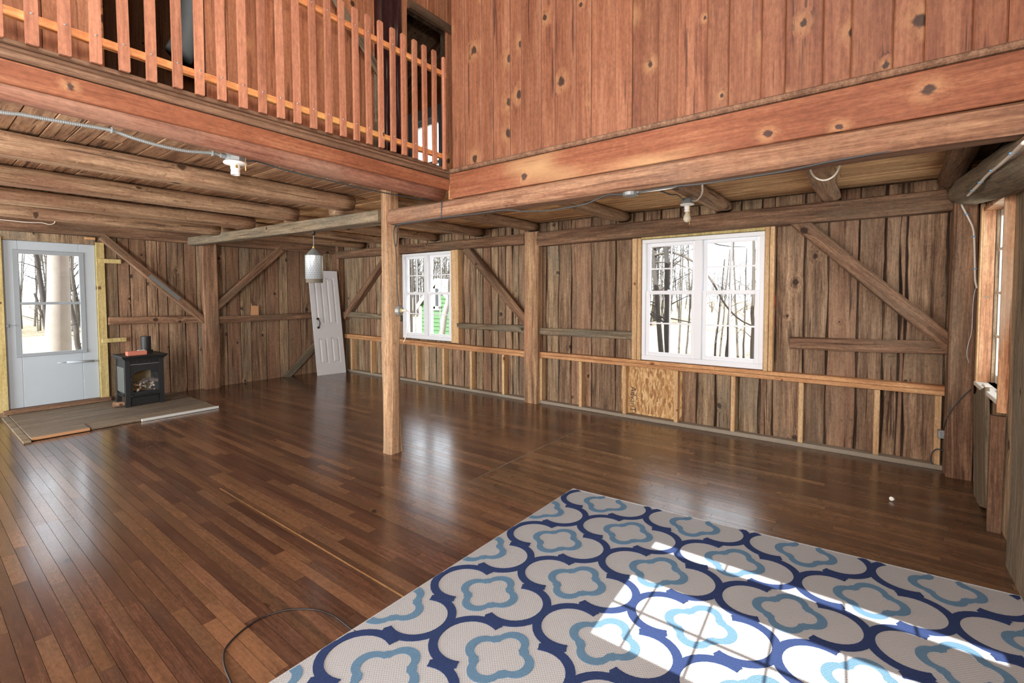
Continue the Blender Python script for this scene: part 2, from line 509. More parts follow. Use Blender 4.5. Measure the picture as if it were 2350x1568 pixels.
M['grey_plank'] = wood('grey weathered plank', S(92, 76, 60), S(154, 130, 102), S(194, 170, 136), 'Z', 0.85, knots=0.16, knot_col=S(64, 54, 48), stain=S(130, 120, 104), stain_amt=0.7, streak=0.85, streak_col=S(62, 48, 38), vary=0.3, bump=0.4, spots=0.35)
M['wall_core'] = wood('siding behind planks', S(48, 36, 28), S(82, 66, 52), S(120, 104, 84), 'Z', 0.9, knots=0, streak=0.4, bump=0.2, vary=0.0)
M['ceil_plank'] = wood('ceiling board', S(108, 80, 60), S(162, 128, 98), S(196, 164, 128), 'Y', 0.8, knots=0.10, stain=S(120, 86, 66), stain_amt=0.5, streak=0.9, streak_col=S(78, 52, 38), vary=0.3, bump=0.2, spots=0.15)
M['pine'] = wood('new pine stud', S(178, 140, 98), S(204, 168, 124), S(222, 192, 148), 'Z', 0.65, knots=0.18, knot_col=S(120, 76, 46), streak=0.15, vary=0.14, bump=0.06)
M['pine_h'] = wood('new pine rail', S(166, 116, 76), S(198, 148, 102), S(218, 176, 128), 'X', 0.65, knots=0.18, knot_col=S(120, 70, 44), streak=0.25, vary=0.14, bump=0.06, stain=S(150, 100, 72), stain_amt=0.5)
M['yellow_pine'] = wood('yellow treated pine', S(160, 142, 88), S(190, 172, 116), S(206, 190, 138), 'Z', 0.7, knots=0.16, knot_col=S(92, 62, 36), streak=0.15, vary=0.12, bump=0.05)
M['orange_wood'] = wood('orange window jamb', S(142, 92, 62), S(190, 138, 100), S(222, 180, 136), 'Z', 0.55, knots=0.0, streak=0.7, streak_col=S(92, 60, 46), bump=0.05, worn=S(222, 212, 190))
M['floor'] = wood('oak strip floor', S(55, 35, 26), S(82, 54, 41), S(106, 75, 56), 'Y', 0.21, knots=0.03, streak=0.3, vary=0.55, fine=70, bump=0.006, spec=0.6, tint=S(130, 94, 64), stain=S(72, 58, 50), stain_amt=0.4, rough_var=0.16, sharp=0.17, coat=0.3)
M['floor_worn'] = wood('worn oak strip floor', S(64, 43, 30), S(98, 71, 50), S(124, 94, 68), 'Y', 0.24, knots=0.03, streak=0.35, vary=0.5, fine=70, bump=0.008, spec=0.6, tint=S(128, 98, 68), stain=S(66, 50, 40), stain_amt=0.7, rough_var=0.2, sharp=0.16, coat=0.25)
M['seam'] = wood('pale seam strip', S(104, 74, 46), S(134, 98, 62), S(152, 116, 78), 'Y', 0.4, knots=0.0, streak=0.2, bump=0.0)
M['hearth'] = wood('dusty hearth board', S(84, 74, 60), S(116, 104, 88), S(140, 124, 104), 'X', 0.75, knots=0.02, streak=0.2, vary=0.25, bump=0.08, stain=S(104, 98, 92), stain_amt=0.5)
M['tar_post'] = wood('dark stained post', S(42, 24, 24), S(66, 42, 40), S(92, 64, 60), 'X', 0.5, knots=0.05, streak=0.5, streak_col=S(190, 180, 172), bump=0.2)
M['white'] = plain('white vinyl', S(238, 242, 246), 0.4, var=0.02)
M['old_white'] = plain('old white paint', S(232, 228, 216), 0.55, var=0.10, scale=14)
M['door_white'] = plain('white painted door', S(214, 216, 218), 0.45, var=0.03)
M['door_grey'] = plain('white enamel storm door', S(178, 190, 198), 0.4, var=0.04)
M['bar_grey'] = plain('grey door trim', S(150, 160, 166), 0.4, var=0.03)
M['iron'] = plain('black cast iron', S(26, 29, 30), 0.5, var=0.3, scale=30, bump=0.1)
M['black'] = plain('black metal', S(28, 22, 20), 0.45, var=0.1)
M['galv'] = plain('galvanised steel', S(150, 158, 160), 0.38, metal=0.55, var=0.15, scale=20)
M['conduit'] = plain('grey conduit', S(146, 154, 154), 0.45, metal=0.2, var=0.08)
M['tin'] = plain('whitewashed tin', S(206, 220, 226), 0.3, metal=0.35, var=0.06, scale=14)
M['hole'] = plain('dark hole', S(40, 46, 50), 0.8)
M['cone'] = plain('grey tin cone', S(150, 156, 156), 0.5, metal=0.4, var=0.1, scale=40)
M['inner'] = plain('shade lining', S(112, 106, 92), 0.7)
M['porcelain'] = plain('white porcelain', S(240, 240, 236), 0.2, var=0.01)
M['brass'] = plain('dull brass', S(168, 146, 84), 0.45, metal=0.6)
M['bulb'] = plain('frosted bulb', S(214, 206, 184), 0.25, var=0.03)
M['brick'] = plain('red brick', S(196, 120, 98), 0.85, var=0.18, scale=40, bump=0.3)
M['cable'] = plain('dark cable', S(64, 70, 72), 0.6)
M['cable_white'] = plain('white cable', S(226, 222, 210), 0.5, var=0.03)
M['clip'] = plain('blue cable staple', S(96, 168, 216), 0.5)
M['steel_plate'] = plain('steel plate', S(168, 172, 172), 0.4, metal=0.6)
M['receptacle'] = plain('ivory receptacle', S(226, 210, 130), 0.5)
M['string'] = plain('red string', S(206, 84, 60), 0.7)
M['straw'] = plain('dry straw', S(214, 176, 116), 0.8)
M['web'] = plain('dusty fibre', S(176, 168, 140), 0.9)
M['concrete'] = plain('dusty grey board', S(150, 140, 124), 0.9, var=0.12, scale=20)
M['strip_white'] = plain('white strip', S(206, 212, 208), 0.5)
M['splinter'] = plain('bare split wood', S(196, 148, 106), 0.8, var=0.12, scale=20)
M['grey_sheet'] = plain('grey sheet metal', S(128, 134, 134), 0.6, var=0.08)
M['scuff'] = plain('grey scuff', S(112, 112, 108), 0.8, var=0.15, scale=20)
M['inset'] = plain('dark glass inset', S(84, 92, 92), 0.3, var=0.08)
M['log_ash'] = plain('ceramic fire log', S(120, 108, 96), 0.9, var=0.35, scale=40)
M['ember_lump'] = plain('pale ember lump', S(206, 196, 178), 0.9, var=0.25, scale=40)
M['ember_orange'] = plain('orange ember lump', S(206, 132, 72), 0.9, var=0.2, scale=40)
M['fire_back'] = plain('firebox back', S(150, 128, 72), 0.8, var=0.5, scale=9)
M['green'] = plain('green clapboard', S(58, 92, 56), 0.7, var=0.06)
M['white_ext'] = plain('white outside trim', S(236, 238, 240), 0.6, var=0.02)
M['bark'] = plain('grey bark', S(60, 57, 54), 0.9, var=0.35, scale=5, bump=0.4)
M['bark_dark'] = plain('dark bark', S(50, 48, 46), 0.9, var=0.35, scale=6, bump=0.4)
M['bark_pale'] = plain('pale bark', S(128, 124, 118), 0.9, var=0.3, scale=3, bump=0.4)
M['bark_tan'] = plain('tan twigs', S(72, 68, 62), 0.9, var=0.3, scale=1.0)

def glass_mat():
    k = NT('window glass')
    tr = k.n('ShaderNodeBsdfTransparent'); gl = k.n('ShaderNodeBsdfGlossy', i_Roughness=0.02)
    lw = k.n('ShaderNodeLayerWeight', i_Blend=0.5)
    f = k.math('ADD', k.math('MULTIPLY', k.math('POWER', lw.outputs['Facing'], 5.0), 0.9), 0.03, clamp=True)
    mx = k.n('ShaderNodeMixShader')
    k.l(f, mx.inputs[0]); k.l(tr.outputs[0], mx.inputs[1]); k.l(gl.outputs[0], mx.inputs[2])
    k.l(mx.outputs[0], k.t.nodes['Material Output'].inputs['Surface'])
    return k.m
M['glass'] = glass_mat()

def rug_mat(name, c0, c1, scale, bump):
    k = NT(name)
    tc = k.n('ShaderNodeTexCoord').outputs['Object']
    mp = k.n('ShaderNodeMapping'); mp.inputs['Rotation'].default_value = (0, 0, math.radians(45)); mp.inputs['Scale'].default_value = (scale, scale, 1)
    k.l(tc, mp.inputs[0])
    ck = k.n('ShaderNodeTexVoronoi', feature='F1', i_Scale=1.0, i_Randomness=0.12); k.l(mp.outputs[0], ck.inputs['Vector'])
    n = k.noise(tc, 420.0, 2.0)
    f = k.math('ADD', k.math('MULTIPLY', k.rng(ck.outputs['Distance'], 0.2, 0.6), 0.55), k.math('MULTIPLY', n, 0.45))
    k.l(k.mix(f, c1, c0), k.b.inputs['Base Color'])
    k.b.inputs['Roughness'].default_value = 0.95
    k.b.inputs['Specular IOR Level'].default_value = 0.1
    bp = k.n('ShaderNodeBump', i_Strength=bump, i_Distance=0.004); bp.invert = True
    k.l(f, bp.inputs['Height']); k.l(bp.outputs[0], k.b.inputs['Normal'])
    return k.m
M['rug'] = rug_mat('cream woven rug', S(146, 148, 150), S(172, 175, 176), 110.0, 0.35)
M['navy'] = rug_mat('navy pile', S(34, 46, 80), S(58, 76, 120), 240.0, 0.8)
M['sky_blue'] = rug_mat('light blue pile', S(74, 108, 138), S(112, 146, 170), 240.0, 0.8)

def osb_mat():
    k = NT('strand board')
    tc = k.n('ShaderNodeTexCoord').outputs['Object']
    wob = k.n('ShaderNodeTexNoise', i_Scale=18.0, i_Detail=1.0); k.l(tc, wob.inputs['Vector'])
    v0 = k.vadd(tc, k.vmul(wob.outputs['Color'], (0.0, 0.02, 0.02)))
    lay = []
    for ang in (20, 75, 140):
        mp = k.n('ShaderNodeMapping'); mp.inputs['Rotation'].default_value = (math.radians(ang), 0, 0); mp.inputs['Scale'].default_value = (1, 62, 15)
        vo = k.n('ShaderNodeTexVoronoi', feature='F1', i_Scale=1.0, i_Randomness=1.0)
        k.l(v0, mp.inputs[0]); k.l(mp.outputs[0], vo.inputs['Vector'])
        sc = k.n('ShaderNodeSeparateColor'); k.l(vo.outputs['Color'], sc.inputs[0])
        lay.append((sc.outputs[0], sc.outputs[1]))
    f = lay[0][0]
    for val, sel in lay[1:]:
        nd = k.n('ShaderNodeMix'); k.l(k.math('GREATER_THAN', sel, 0.55), nd.inputs[0]); k.l(f, nd.inputs[2]); k.l(val, nd.inputs[3]); f = nd.outputs[0]
    cr = k.n('ShaderNodeValToRGB'); e = cr.color_ramp.elements
    e[0].position, e[0].color = 0.0, S(150, 104, 60)
    e[1].position, e[1].color = 1.0, S(226, 194, 142)
    q = e.new(0.45); q.color = S(196, 154, 100)
    k.l(f, cr.inputs[0]); k.l(cr.outputs[0], k.b.inputs['Base Color'])
    k.b.inputs['Roughness'].default_value = 0.75
    return k.m
M['osb'] = osb_mat()

def ground_mat():
    k = NT('leaf strewn ground')
    tc = k.n('ShaderNodeTexCoord').outputs['Object']
    a = k.noise(tc, 1.6, 6.0, 0.7); b = k.noise(tc, 14.0, 4.0, 0.7)
    c = k.mix(k.rng(b, 0.38, 0.62), S(100, 84, 60), S(172, 156, 128))
    c = k.mix(k.math('MULTIPLY', k.rng(a, 0.55, 0.68), 0.6), c, S(128, 134, 100))
    k.l(c, k.b.inputs['Base Color']); k.b.inputs['Roughness'].default_value = 1.0
    return k.m
M['ground'] = ground_mat()
M['field'] = plain('pale field', S(240, 236, 224), 1.0, var=0.05, scale=0.4)

# ------------------------------------------------------------------ dimensions of the barn (metres, camera above the origin)
XB, YA, YC = 5.06, 8.06, -0.66          # fronts of the back wall framing, the door wall, the near side wall
PLB = 5.15                              # planks of the back wall
XR, YL = -2.5, 2.60                     # rear wall, balcony edge
CEIL = 2.36
XN, YN = -0.30, 1.15                    # return wall close behind the camera
TOP = 6.2

STRUCT = dict(kind='structure')
# window and door openings
W1 = (5.00, 6.13, 0.715, 2.085)         # on the back wall: Y0,Y1,Z0,Z1
W2 = (0.805, 2.03, 0.688, 2.03)
D1 = (0.770, 1.600, 0.085, 2.085)       # on the door wall: X0,X1,Z0,Z1
W3 = (3.95, 4.79, 0.78, 2.05)           # on the near side wall
W4 = (5.17, 5.90, 3.05, 4.24)           # upstairs on the back wall

# --- floor: individual oak strips
floor = slab_with_holes('floor', 'X', XR, PLB+0.1, YC-0.1, YA+0.1, -0.12, -0.012, [], M['wall_core'])
tag(floor, **STRUCT)
def build_floor():
    r = random.Random(3)
    w = 0.0572
    pieces = []
    x = XR
    while x < 5.16:
        y = YC-r.uniform(0, 1.0)
        split = 2.40 if x > 2.5 else None   # the cross seam in the floor
        while y < YA+0.05:
            L = r.choice((0.45, 0.7, 0.9, 1.2, 1.5))*r.uniform(0.85, 1.15)
            e = min(y+L, YA+0.05)
            if split and y < split-0.02 < e: e = split
            a = max(y, YC-0.05)
            if e-a > 0.02: pieces.append((x, a, e))
            y = e
        x += w
    big = []
    for (x, a, e) in pieces:
        c = (x+w/2, (a+e)/2, 0)
        px, py, z = proj(c)
        vis = z > 0.3 and -60 < px < 2410 and 600 < py < 1640
        hid = 0.85 < c[0] < 2.9 and -0.6 < c[1] < 1.6
        big.append(((w*(e-a)*1.4/z**3) if vis and not hid else 0, (x, a, e)))
    big.sort(key=lambda t: -t[0])
    rest = {0: MB(), 1: MB()}; rid = {0: [], 1: []}
    for i, (s, (x, a, e)) in enumerate(big):
        g = 0.0008
        dz = r.uniform(-0.0004, 0.0004)
        x0, x1, y0, y1, c = x+g, x+w-g, a+g, e-g, 0.0007
        vs = [(x0, y0, -0.012), (x1, y0, -0.012), (x1, y1, -0.012), (x0, y1, -0.012), (x0, y0, dz), (x1, y0, dz), (x1, y1, dz), (x0, y1, dz)]
        fs = [(4, 5, 6, 7), (0, 1, 5, 4), (1, 2, 6, 5), (2, 3, 7, 6), (3, 0, 4, 7)]
        if i < 298 and s > 0:
            mesh_obj('floorboard', vs, fs, M['floor_worn' if x > 2.5 and e < 2.45 else 'floor'], floor)
        else:
            q = 1 if x > 2.5 and e < 2.45 else 0
            rest[q].add(vs, fs); rid[q] += [r.random()]*8
    for q in (0, 1):
        o = rest[q].build('floorboard_field', M['floor_worn' if q else 'floor'], floor)
        o['kind'] = 'stuff'
        at = o.data.attributes.new('rnd', 'FLOAT', 'POINT')
        at.data.foreach_set('value', rid[q])
    p, q = onZ(505, 1121), onZ(962, 1400)
    MB().box(p.x-0.004, p.x+0.004, q.y, p.y, -0.004, 0.0010).build('seam_strip', M['seam'], floor)
    MB().box(2.50, 4.7, 2.397, 2.407, -0.004, 0.0012).build('seam_strip', M['grey_timber'], floor)
build_floor()

# --- back wall (windows), door wall, near side wall, rear wall
wall_back = slab_with_holes('wall_back', 'X', PLB+0.03, PLB+0.10, YC-0.1, YA+0.12, -0.1, CEIL+0.02, [W1, W2], M['wall_core'])
tag(wall_back, **STRUCT)
ypx = lambda xs, row=650: [onX(x, row, PLB)[1] for x in xs]
eB = sorted([-0.58]+ypx([2174, 2080, 2066, 2030, 1970, 1900, 1846, 1778])+[0.84, 1.03, 1.25, 1.44, 1.63, 1.84, 2.04]+ypx([1452, 1413, 1358, 1311, 1282, 1254, 1237])+
            ypx([1190, 1176, 1160, 1143, 1127, 1108, 1092, 1078, 1064])+[5.06, 5.22, 5.43, 5.6, 5.82, 6.02, 6.16, 6.36, 6.5, 6.72, 6.93, 7.12, 7.3, 7.5, 7.68, 7.9, 8.1])
plank_row('plank', 'X', PLB, -1, eB, 0.0, CEIL-0.01, 0.025, [M['old_plank'], M['old_plank'], M['grey_plank']], wall_back, holes=[(W1[0]-0.01, W1[1]+0.01, W1[2]-0.02, W1[3]+0.05), (W2[0]-0.01, W2[1]+0.01, W2[2]-0.02, W2[3]+0.05)], gap=0.016, wav=0.020, seg=18)

wall_left = slab_with_holes('wall_left', 'Y', YA+0.05, YA+0.12, XR, PLB+0.1, -0.1, CEIL+0.02, [D1], M['wall_core'])
tag(wall_left, **STRUCT)
xpx = lambda xs, row=680: [onY(x, row, YA+0.02)[0] for x in xs]
eA = [-2.5, -2.2, -1.9, -1.6, -1.3, -1.0, -0.7, -0.4, -0.1, 0.2, 0.45, 0.68]+[0.77, 1.0, 1.3, 1.6]+xpx([244, 272, 300, 338, 363, 385, 425, 452, 497, 520, 551, 575, 610, 640, 661, 690, 715, 742, 765])+[5.2]
plank_row('plank', 'Y', YA+0.02, -1, eA, 0.0, CEIL-0.01, 0.025, [M['old_plank'], M['old_plank'], M['grey_plank']], wall_left, holes=[(D1[0], D1[1], -0.1, D1[3])], gap=0.009, wav=0.006, seg=14)

wall_right = slab_with_holes('wall_right', 'Y', YC-0.12, YC-0.04, XN-0.06, PLB+0.1, -0.1, TOP, [W3], M['wall_core'])
tag(wall_right, **STRUCT)
eC = rand_edges(XN, 3.3, 0.18, 0.30, 5)+[3.52, 3.74, 3.95, 4.15, 4.35, 4.55, 4.79, 4.93, 5.1]
plank_row('plank', 'Y', YC, 1, eC, 0.0, 2.34, 0.03, [M['old_plank'], M['grey_plank'], M['grey_plank']], wall_right, holes=[(W3[0], W3[1], W3[2]-0.02, W3[3]+0.01)], gap=0.012, wav=0.010, seg=14)

# return wall close behind the camera, with the sashes the sun comes through

def sun_z(xfloor): return (xfloor-XN)*SUN_TAN
GY0, GY1 = 0.80, -0.60
R1 = (GY1, GY0, sun_z(1.735), sun_z(2.285))
R2 = (GY1, GY0, sun_z(2.535), sun_z(2.665))
R3 = (GY1, GY0, sun_z(0.60), sun_z(1.445))
RD = (5.1, 7.9, 0.05, 2.2)
RE = (1.25, 1.95, 0.2, 2.2)
wall_rear = slab_with_holes('wall_rear', 'X', XR-0.12, XR, YN, YA+0.12, -0.1, TOP, [RD, RE], M['red_dark'])
wall_return = slab_with_holes('wall_return', 'X', XN-0.06, XN, YC-0.12, YN, -0.1, TOP, [R1, R2, R3], M['red_dark'])
tag(wall_return, **STRUCT)
wall_return_side = slab_with_holes('wall_return_side', 'Y', YN-0.08, YN, XR-0.12, XN-0.06, -0.1, TOP, [], M['red_dark'])
tag(wall_return_side, **STRUCT)
tag(wall_rear, **STRUCT)
def rear_window(nm, R, nrow):
    e = empty(nm, (XN-0.03, (R[0]+R[1])/2, R[2]), kind='structure')
    mb = MB()
    for fy in (0.78, 0.53, 0.28, 0.03, -0.22, -0.47):
        y = fy-SUN_SKEW*(2.0-XN)
        if R[0]+0.03 < y < R[1]-0.03: mb.box(XN-0.035, XN-0.025, y-0.006, y+0.006, R[2], R[3])
    for j in range(1, nrow):
        z = R[2]+(R[3]-R[2])*j/nrow
        mb.box(XN-0.034, XN-0.026, R[0], R[1], z-0.006, z+0.006)
    mb.build('muntin', M['white'], e)
    x = XN-0.030
    mesh_obj('pane', [(x, R[0], R[2]), (x, R[1], R[2]), (x, R[1], R[3]), (x, R[0], R[3])], [(0, 1, 2, 3)], M['glass'], e)
rear_window('window_5', R1, 2)
rear_window('window_6', R2, 1)
rear_window('window_7', R3, 3)
e = empty('added_window_8', (XR-0.06, 6.5, 0.05), kind='structure')  # unseen window made up to go with the rear fill lamp
mb = MB()
for y in (5.1, 6.5, 7.9): mb.box(XR-0.09, XR-0.03, y-0.05, y+0.05, 0.05, 2.2)
mb.build('frame', M['white'], e)
MB().box(XR-0.062, XR-0.058, 5.15, 7.85, 0.05, 2.2).build('pane', M['glass'], e)

e = empty('added_window_9', (XR-0.06, 1.6, 0.2), kind='structure')  # unseen narrow window, made up to stand behind the side fill lamp
MB().bbox(XR-0.09, XR-0.03, 1.25, 1.31, 0.2, 2.2).bbox(XR-0.09, XR-0.03, 1.89, 1.95, 0.2, 2.2).build('frame', M['white'], e)
mesh_obj('pane', [(XR-0.06, 1.31, 0.2), (XR-0.06, 1.89, 0.2), (XR-0.06, 1.89, 2.2), (XR-0.06, 1.31, 2.2)], [(0, 1, 2, 3)], M['glass'], e)

# --- upper walls and ceilings
wall_upper = slab_with_holes('wall_upper', 'X', 2.70, 2.78, YC, 2.56, CEIL+0.03, TOP, [], M['wall_core'])
tag(wall_upper, **STRUCT)
px_red = [1036, 1065, 1103.6, 1131, 1169, 1195, 1241, 1273, 1321, 1356, 1411, 1450, 1509, 1554, 1622, 1671.5, 1746, 1801, 1887, 1951, 2047, 2119, 2229, 2310]
eR = sorted([onX(x, 200, 2.65)[1] for x in px_red]+[YC+0.005, -0.53])
plank_row('plank', 'X', 2.65, -1, eR, CEIL+0.02, TOP, 0.022, [M['red_board']], wall_upper, gap=0.0012, wav=0.0, seg=2)
MB().bbox(2.655, 2.775, 2.56, 2.578, CEIL+0.02, TOP).build('end_board', M['picket'], wall_upper)

LO = (0.755, 1.26, 2.36, 4.4)           # dark opening upstairs
LD = (2.925, 3.42, 2.36, 4.06)          # doorway upstairs beside the dark post
wall_loft = slab_with_holes('wall_loft', 'Y', 3.44, 3.50, XR, PLB, CEIL+0.02, TOP, [LO, LD], M['wall_core'])
tag(wall_loft, **STRUCT)
eL = rand_edges(XR, 0.755, 0.13, 0.2, 8)+rand_edges(1.26, 2.55, 0.09, 0.17, 9)+[2.81, 2.925]+rand_edges(3.42, PLB, 0.1, 0.16, 10)
eL = sorted(set(eL+[1.0, 3.05, 3.17, 3.3]))
plank_row('plank', 'Y', 3.42, -1, eL, CEIL+0.03, TOP, 0.02, [M['red_dark']], wall_loft, holes=[LO, LD], gap=0.004, wav=0.001, seg=3)
wall_upper_back = slab_with_holes('wall_upper_back', 'X', PLB+0.0, PLB+0.1, YC, YA+0.1, CEIL+0.02, TOP, [W4], M['red_dark'])
tag(wall_upper_back, **STRUCT)
wall_upper_left = slab_with_holes('wall_upper_left', 'Y', YA+0.02, YA+0.12, XR, PLB+0.1, CEIL+0.02, TOP, [], M['red_dark'])
tag(wall_upper_left, **STRUCT)
ceiling_upper = slab_with_holes('ceiling_upper', 'X', XR-0.1, PLB+0.1, YC-0.12, YA+0.12, TOP, TOP+0.1, [], M['red_dark'])
tag(ceiling_upper, **STRUCT)

ceiling = MB().box(XR, 2.66, 2.79, YA+0.02, CEIL+0.02, CEIL+0.045).box(2.66, PLB, YC, YA+0.02, CEIL+0.02, CEIL+0.045).build('ceiling', M['wall_core'])
tag(ceiling, **STRUCT)
def ceil_boards(x0, x1, y0, y1, lo, hi, seed, m):
    r = random.Random(seed)
    e = rand_edges(x0, x1, lo, hi, seed)
    for a, b in zip(e[:-1], e[1:]):
        y = y0
        first = True
        while y < y1-0.01:
            L = r.uniform(1.6, 3.4) if not first else r.uniform(0.8, 3.0)
            first = False
            y2 = min(y+L, y1)
            if y1-y2 < 0.4: y2 = y1
            dz = r.uniform(-0.003, 0.003)
            MB().bbox(a+0.002, b-0.002, y+0.001, y2-0.001, CEIL+dz, CEIL+0.02, 0.003).build('plank', m, ceiling)
            y = y2
ceil_boards(-0.6, 2.66, 2.79, YA, 0.10, 0.15, 21, M['ceil_plank'])
ceil_boards(2.66, 5.13, YC+0.02, YA, 0.11, 0.17, 22, M['ceil_bounce'])

# ------------------------------------------------------------------ timber frame (each timber a thing of its own)
def T(o, label, cat, group=None): return tag(o, label, cat, group)

T(timber('timber_post', (2.695, 3.42, 0), (2.695, 3.42, 2.36), 0.132, 0.132, M['post'], up=(0, -1, 0), seg=20, jit=0.013, ch=0.028), 'hewn freestanding post in the middle of the floor carrying the beams', 'post')
T(timber('timber_post', (2.905, 8.0, 0), (2.905, 8.0, 2.36), 0.20, 0.14, M['old_timber'], up=(0, -1, 0), seg=12), 'dark hewn wall post between two braces, right of the small black stove', 'post')
T(timber('timber_post', (5.08, 7.98, 0), (5.08, 7.98, 2.36), 0.13, 0.2, M['old_timber'], up=(0, -1, 0), seg=12), 'dark corner post behind the white leaning door', 'post')
T(timber('timber_post', (5.07, 3.50, 0), (5.07, 3.50, 2.23), 0.215, 0.15, M['post'], up=(-1, 0, 0), seg=12, jit=0.009, ch=0.02), 'weathered wall post standing between the two double windows', 'post')
T(timber('timber_post', (5.0, -0.575, 0), (5.0, -0.575, 2.36), 0.14, 0.20, M['old_timber'], up=(-1, 0, 0), seg=12, jit=0.006), 'brown corner post with a small outlet box near its foot', 'post')
T(timber('timber_post', (3.30, -0.632, 0), (3.30, -0.632, 1.95), 0.40, 0.05, M['grey_timber'], up=(0, 1, 0), seg=12, jit=0.008), 'broad grey post beside the narrow side window', 'post')
T(timber('timber_post', (2.675, 3.38, CEIL+0.045), (2.675, 3.38, TOP), 0.24, 0.10, M['tar_post'], up=(0, -1, 0), seg=12, jit=0.004), 'dark tarry post with pale drips behind the balcony railing', 'post')

# beams
T(timber('timber_beam', (2.69, 3.352, 2.103), (2.69, -0.66, 2.103), 0.14, 0.126, M['beam'], seg=22, jit=0.006, ch=0.016), 'hewn beam below the orange board, running from the freestanding post', 'beam')
T(timber('timber_beam', (2.69, 7.95, 2.215), (2.69, 3.488, 2.133), 0.14, 0.115, M['grey_timber'], seg=18, jit=0.008), 'grey beam from the freestanding post back to the door wall', 'beam')
T(timber('timber_beam', (XR, 8.02, 2.27), (5.04, 8.02, 2.27), 0.12, 0.155, M['old_timber'], seg=20, jit=0.006), 'long dark top plate above the storm door wall', 'beam')
T(timber('timber_beam', (5.07, 7.9, 2.165), (5.07, 3.61, 2.15), 0.14, 0.13, M['old_timber'], seg=16, jit=0.006), 'dark girt above the smaller double window', 'beam')
T(timber('timber_beam', (5.07, 3.41, 2.131), (5.07, -0.505, 2.160), 0.14, 0.172, M['old_timber'], seg=18, jit=0.004), 'thick brown girt above the larger double window', 'beam')

# joists
jy = [3.90, 4.90, 5.90, 6.88]
jl = ['pale peeled log joist next to the balcony edge log', 'pale log joist, second behind the balcony edge log', 'pale log joist, third behind the balcony edge log', 'pale log joist closest to the storm door wall']
for y, l in zip(jy, jl):
    T(log('log_joist', (XR, y-0.03, 2.292), (2.63, y+0.03, 2.285), 0.098, M['joist'], seg=40, lump=0.27, flat=0.063), l, 'joist', 'log joists under the loft')
T(log('log_joist', (XR, 2.695, 2.322), (2.60, 2.695, 2.236), 0.083, M['red_log'], seg=30, lump=0.08), 'smooth reddish log beam along the balcony edge', 'beam')
ry = [0.29, 1.18, 2.25, 3.50, 4.43, 5.35, 6.3, 7.2]
rl = ['round log joist wrapped by a loop of white cable', 'log joist behind the bare bulb socket', 'log joist between the junction box and the wall post', 'log joist just above the wall post between the windows',
      'log joist above the brace beside the smaller window', 'red brown joist above the smaller window', 'red brown joist right of the hanging lantern', 'red brown joist nearest the far corner']
for i, (y, l) in enumerate(zip(ry, rl)):
    T(log('log_joist', (2.79, y+0.04 if i else y-0.02, 2.312), (5.08, y, 2.300), 0.085, M['joist'], seg=24, lump=0.26, flat=0.052 if i > 0 else 0.06, r1=0.075), l, 'joist', 'log joists over the window bay')
T(log('log_joist', (2.79, -0.40, 2.29), (4.72, -0.46, 2.275), 0.075, M['old_timber'], seg=16, lump=0.2), 'dark rough log with a pointed end in the ceiling corner', 'joist')
T(log('log_beam', (5.06, -0.575, 2.215), (2.2, -0.54, 1.92), 0.112, M['grey_timber'], seg=26, lump=0.14), 'thick grey log with a white cable stapled along it', 'beam')

# braces and girts of the door wall
def brace(p0, p1, w, d, up, m, label, cat='brace'):
    return T(timber('timber_brace', p0, p1, w, d, m, up=up, seg=10, jit=0.006), label, cat)
brace((1.66, 8.0, 2.20), (2.82, 8.0, 1.04), 0.10, 0.10, (0, -1, 0), M['old_timber'], 'diagonal brace with a grey scuff, above the black stove')
bp_ = [o for o in COL.objects if o.name.startswith('timber_brace')][0]
sc_ = timber('grey_scuff', (2.15, 7.947, 1.70), (2.50, 7.947, 1.37), 0.055, 0.004, M['scuff'], up=(0, -1, 0), seg=4, jit=0.001, ch=0.001)
sc_.parent = bp_; sc_.matrix_parent_inverse = bp_.matrix_basis.inverted()
brace((4.00, 8.0, 2.20), (2.94, 8.0, 1.20), 0.115, 0.10, (0, -1, 0), M['old_timber'], 'diagonal brace rising from the wall post to the top plate near the lantern')
brace((4.06, 8.03, -0.02), (4.62, 8.03, 0.50), 0.12, 0.05, (0, -1, 0), M['grey_timber'], 'low diagonal brace at floor level beside the white leaning door')
T(timber('wall_girt', (1.70, 8.0, 1.09), (2.81, 8.0, 1.07), 0.10, 0.088, M['old_timber'], up=(0, -1, 0), seg=8, jit=0.008), 'short horizontal rail above the black stove', 'rail')
T(timber('wall_girt', (3.0, 8.0, 1.04), (5.0, 8.0, 1.055), 0.10, 0.098, M['old_timber'], up=(0, -1, 0), seg=10, jit=0.006), 'horizontal rail between the wall post and the leaning door', 'rail')
# back wall
U = (-1, 0, 0)
brace((5.09, 4.70, 2.10), (5.09, 3.56, 1.02), 0.125, 0.10, U, M['old_timber'], 'diagonal brace between the smaller window and the wall post')
brace((5.09, 0.55, 2.11), (5.09, -0.56, 0.985), 0.125, 0.11, U, M['old_timber'], 'long diagonal brace at the corner beside the larger window')
brace((5.09, 6.5, 2.10), (5.09, 7.78, 1.00), 0.11, 0.10, U, M['old_timber'], 'diagonal brace left of the smaller window, partly behind the post')
T(timber('wall_girt', (5.09, 4.87, 0.965), (5.09, 3.61, 0.957), 0.088, 0.08, M['grey_timber'], up=U, seg=8, jit=0.008), 'rough rail under the brace beside the smaller window', 'rail')
T(timber('wall_girt', (5.09, 3.40, 0.945), (5.09, 2.13, 0.952), 0.09, 0.08, M['grey_timber'], up=U, seg=8, jit=0.008), 'rough rail between the wall post and the larger window', 'rail')
T(timber('wall_girt', (5.09, 0.58, 0.965), (5.09, -0.50, 0.99), 0.105, 0.08, M['old_timber'], up=U, seg=8, jit=0.006), 'rough rail under the long corner brace', 'rail')
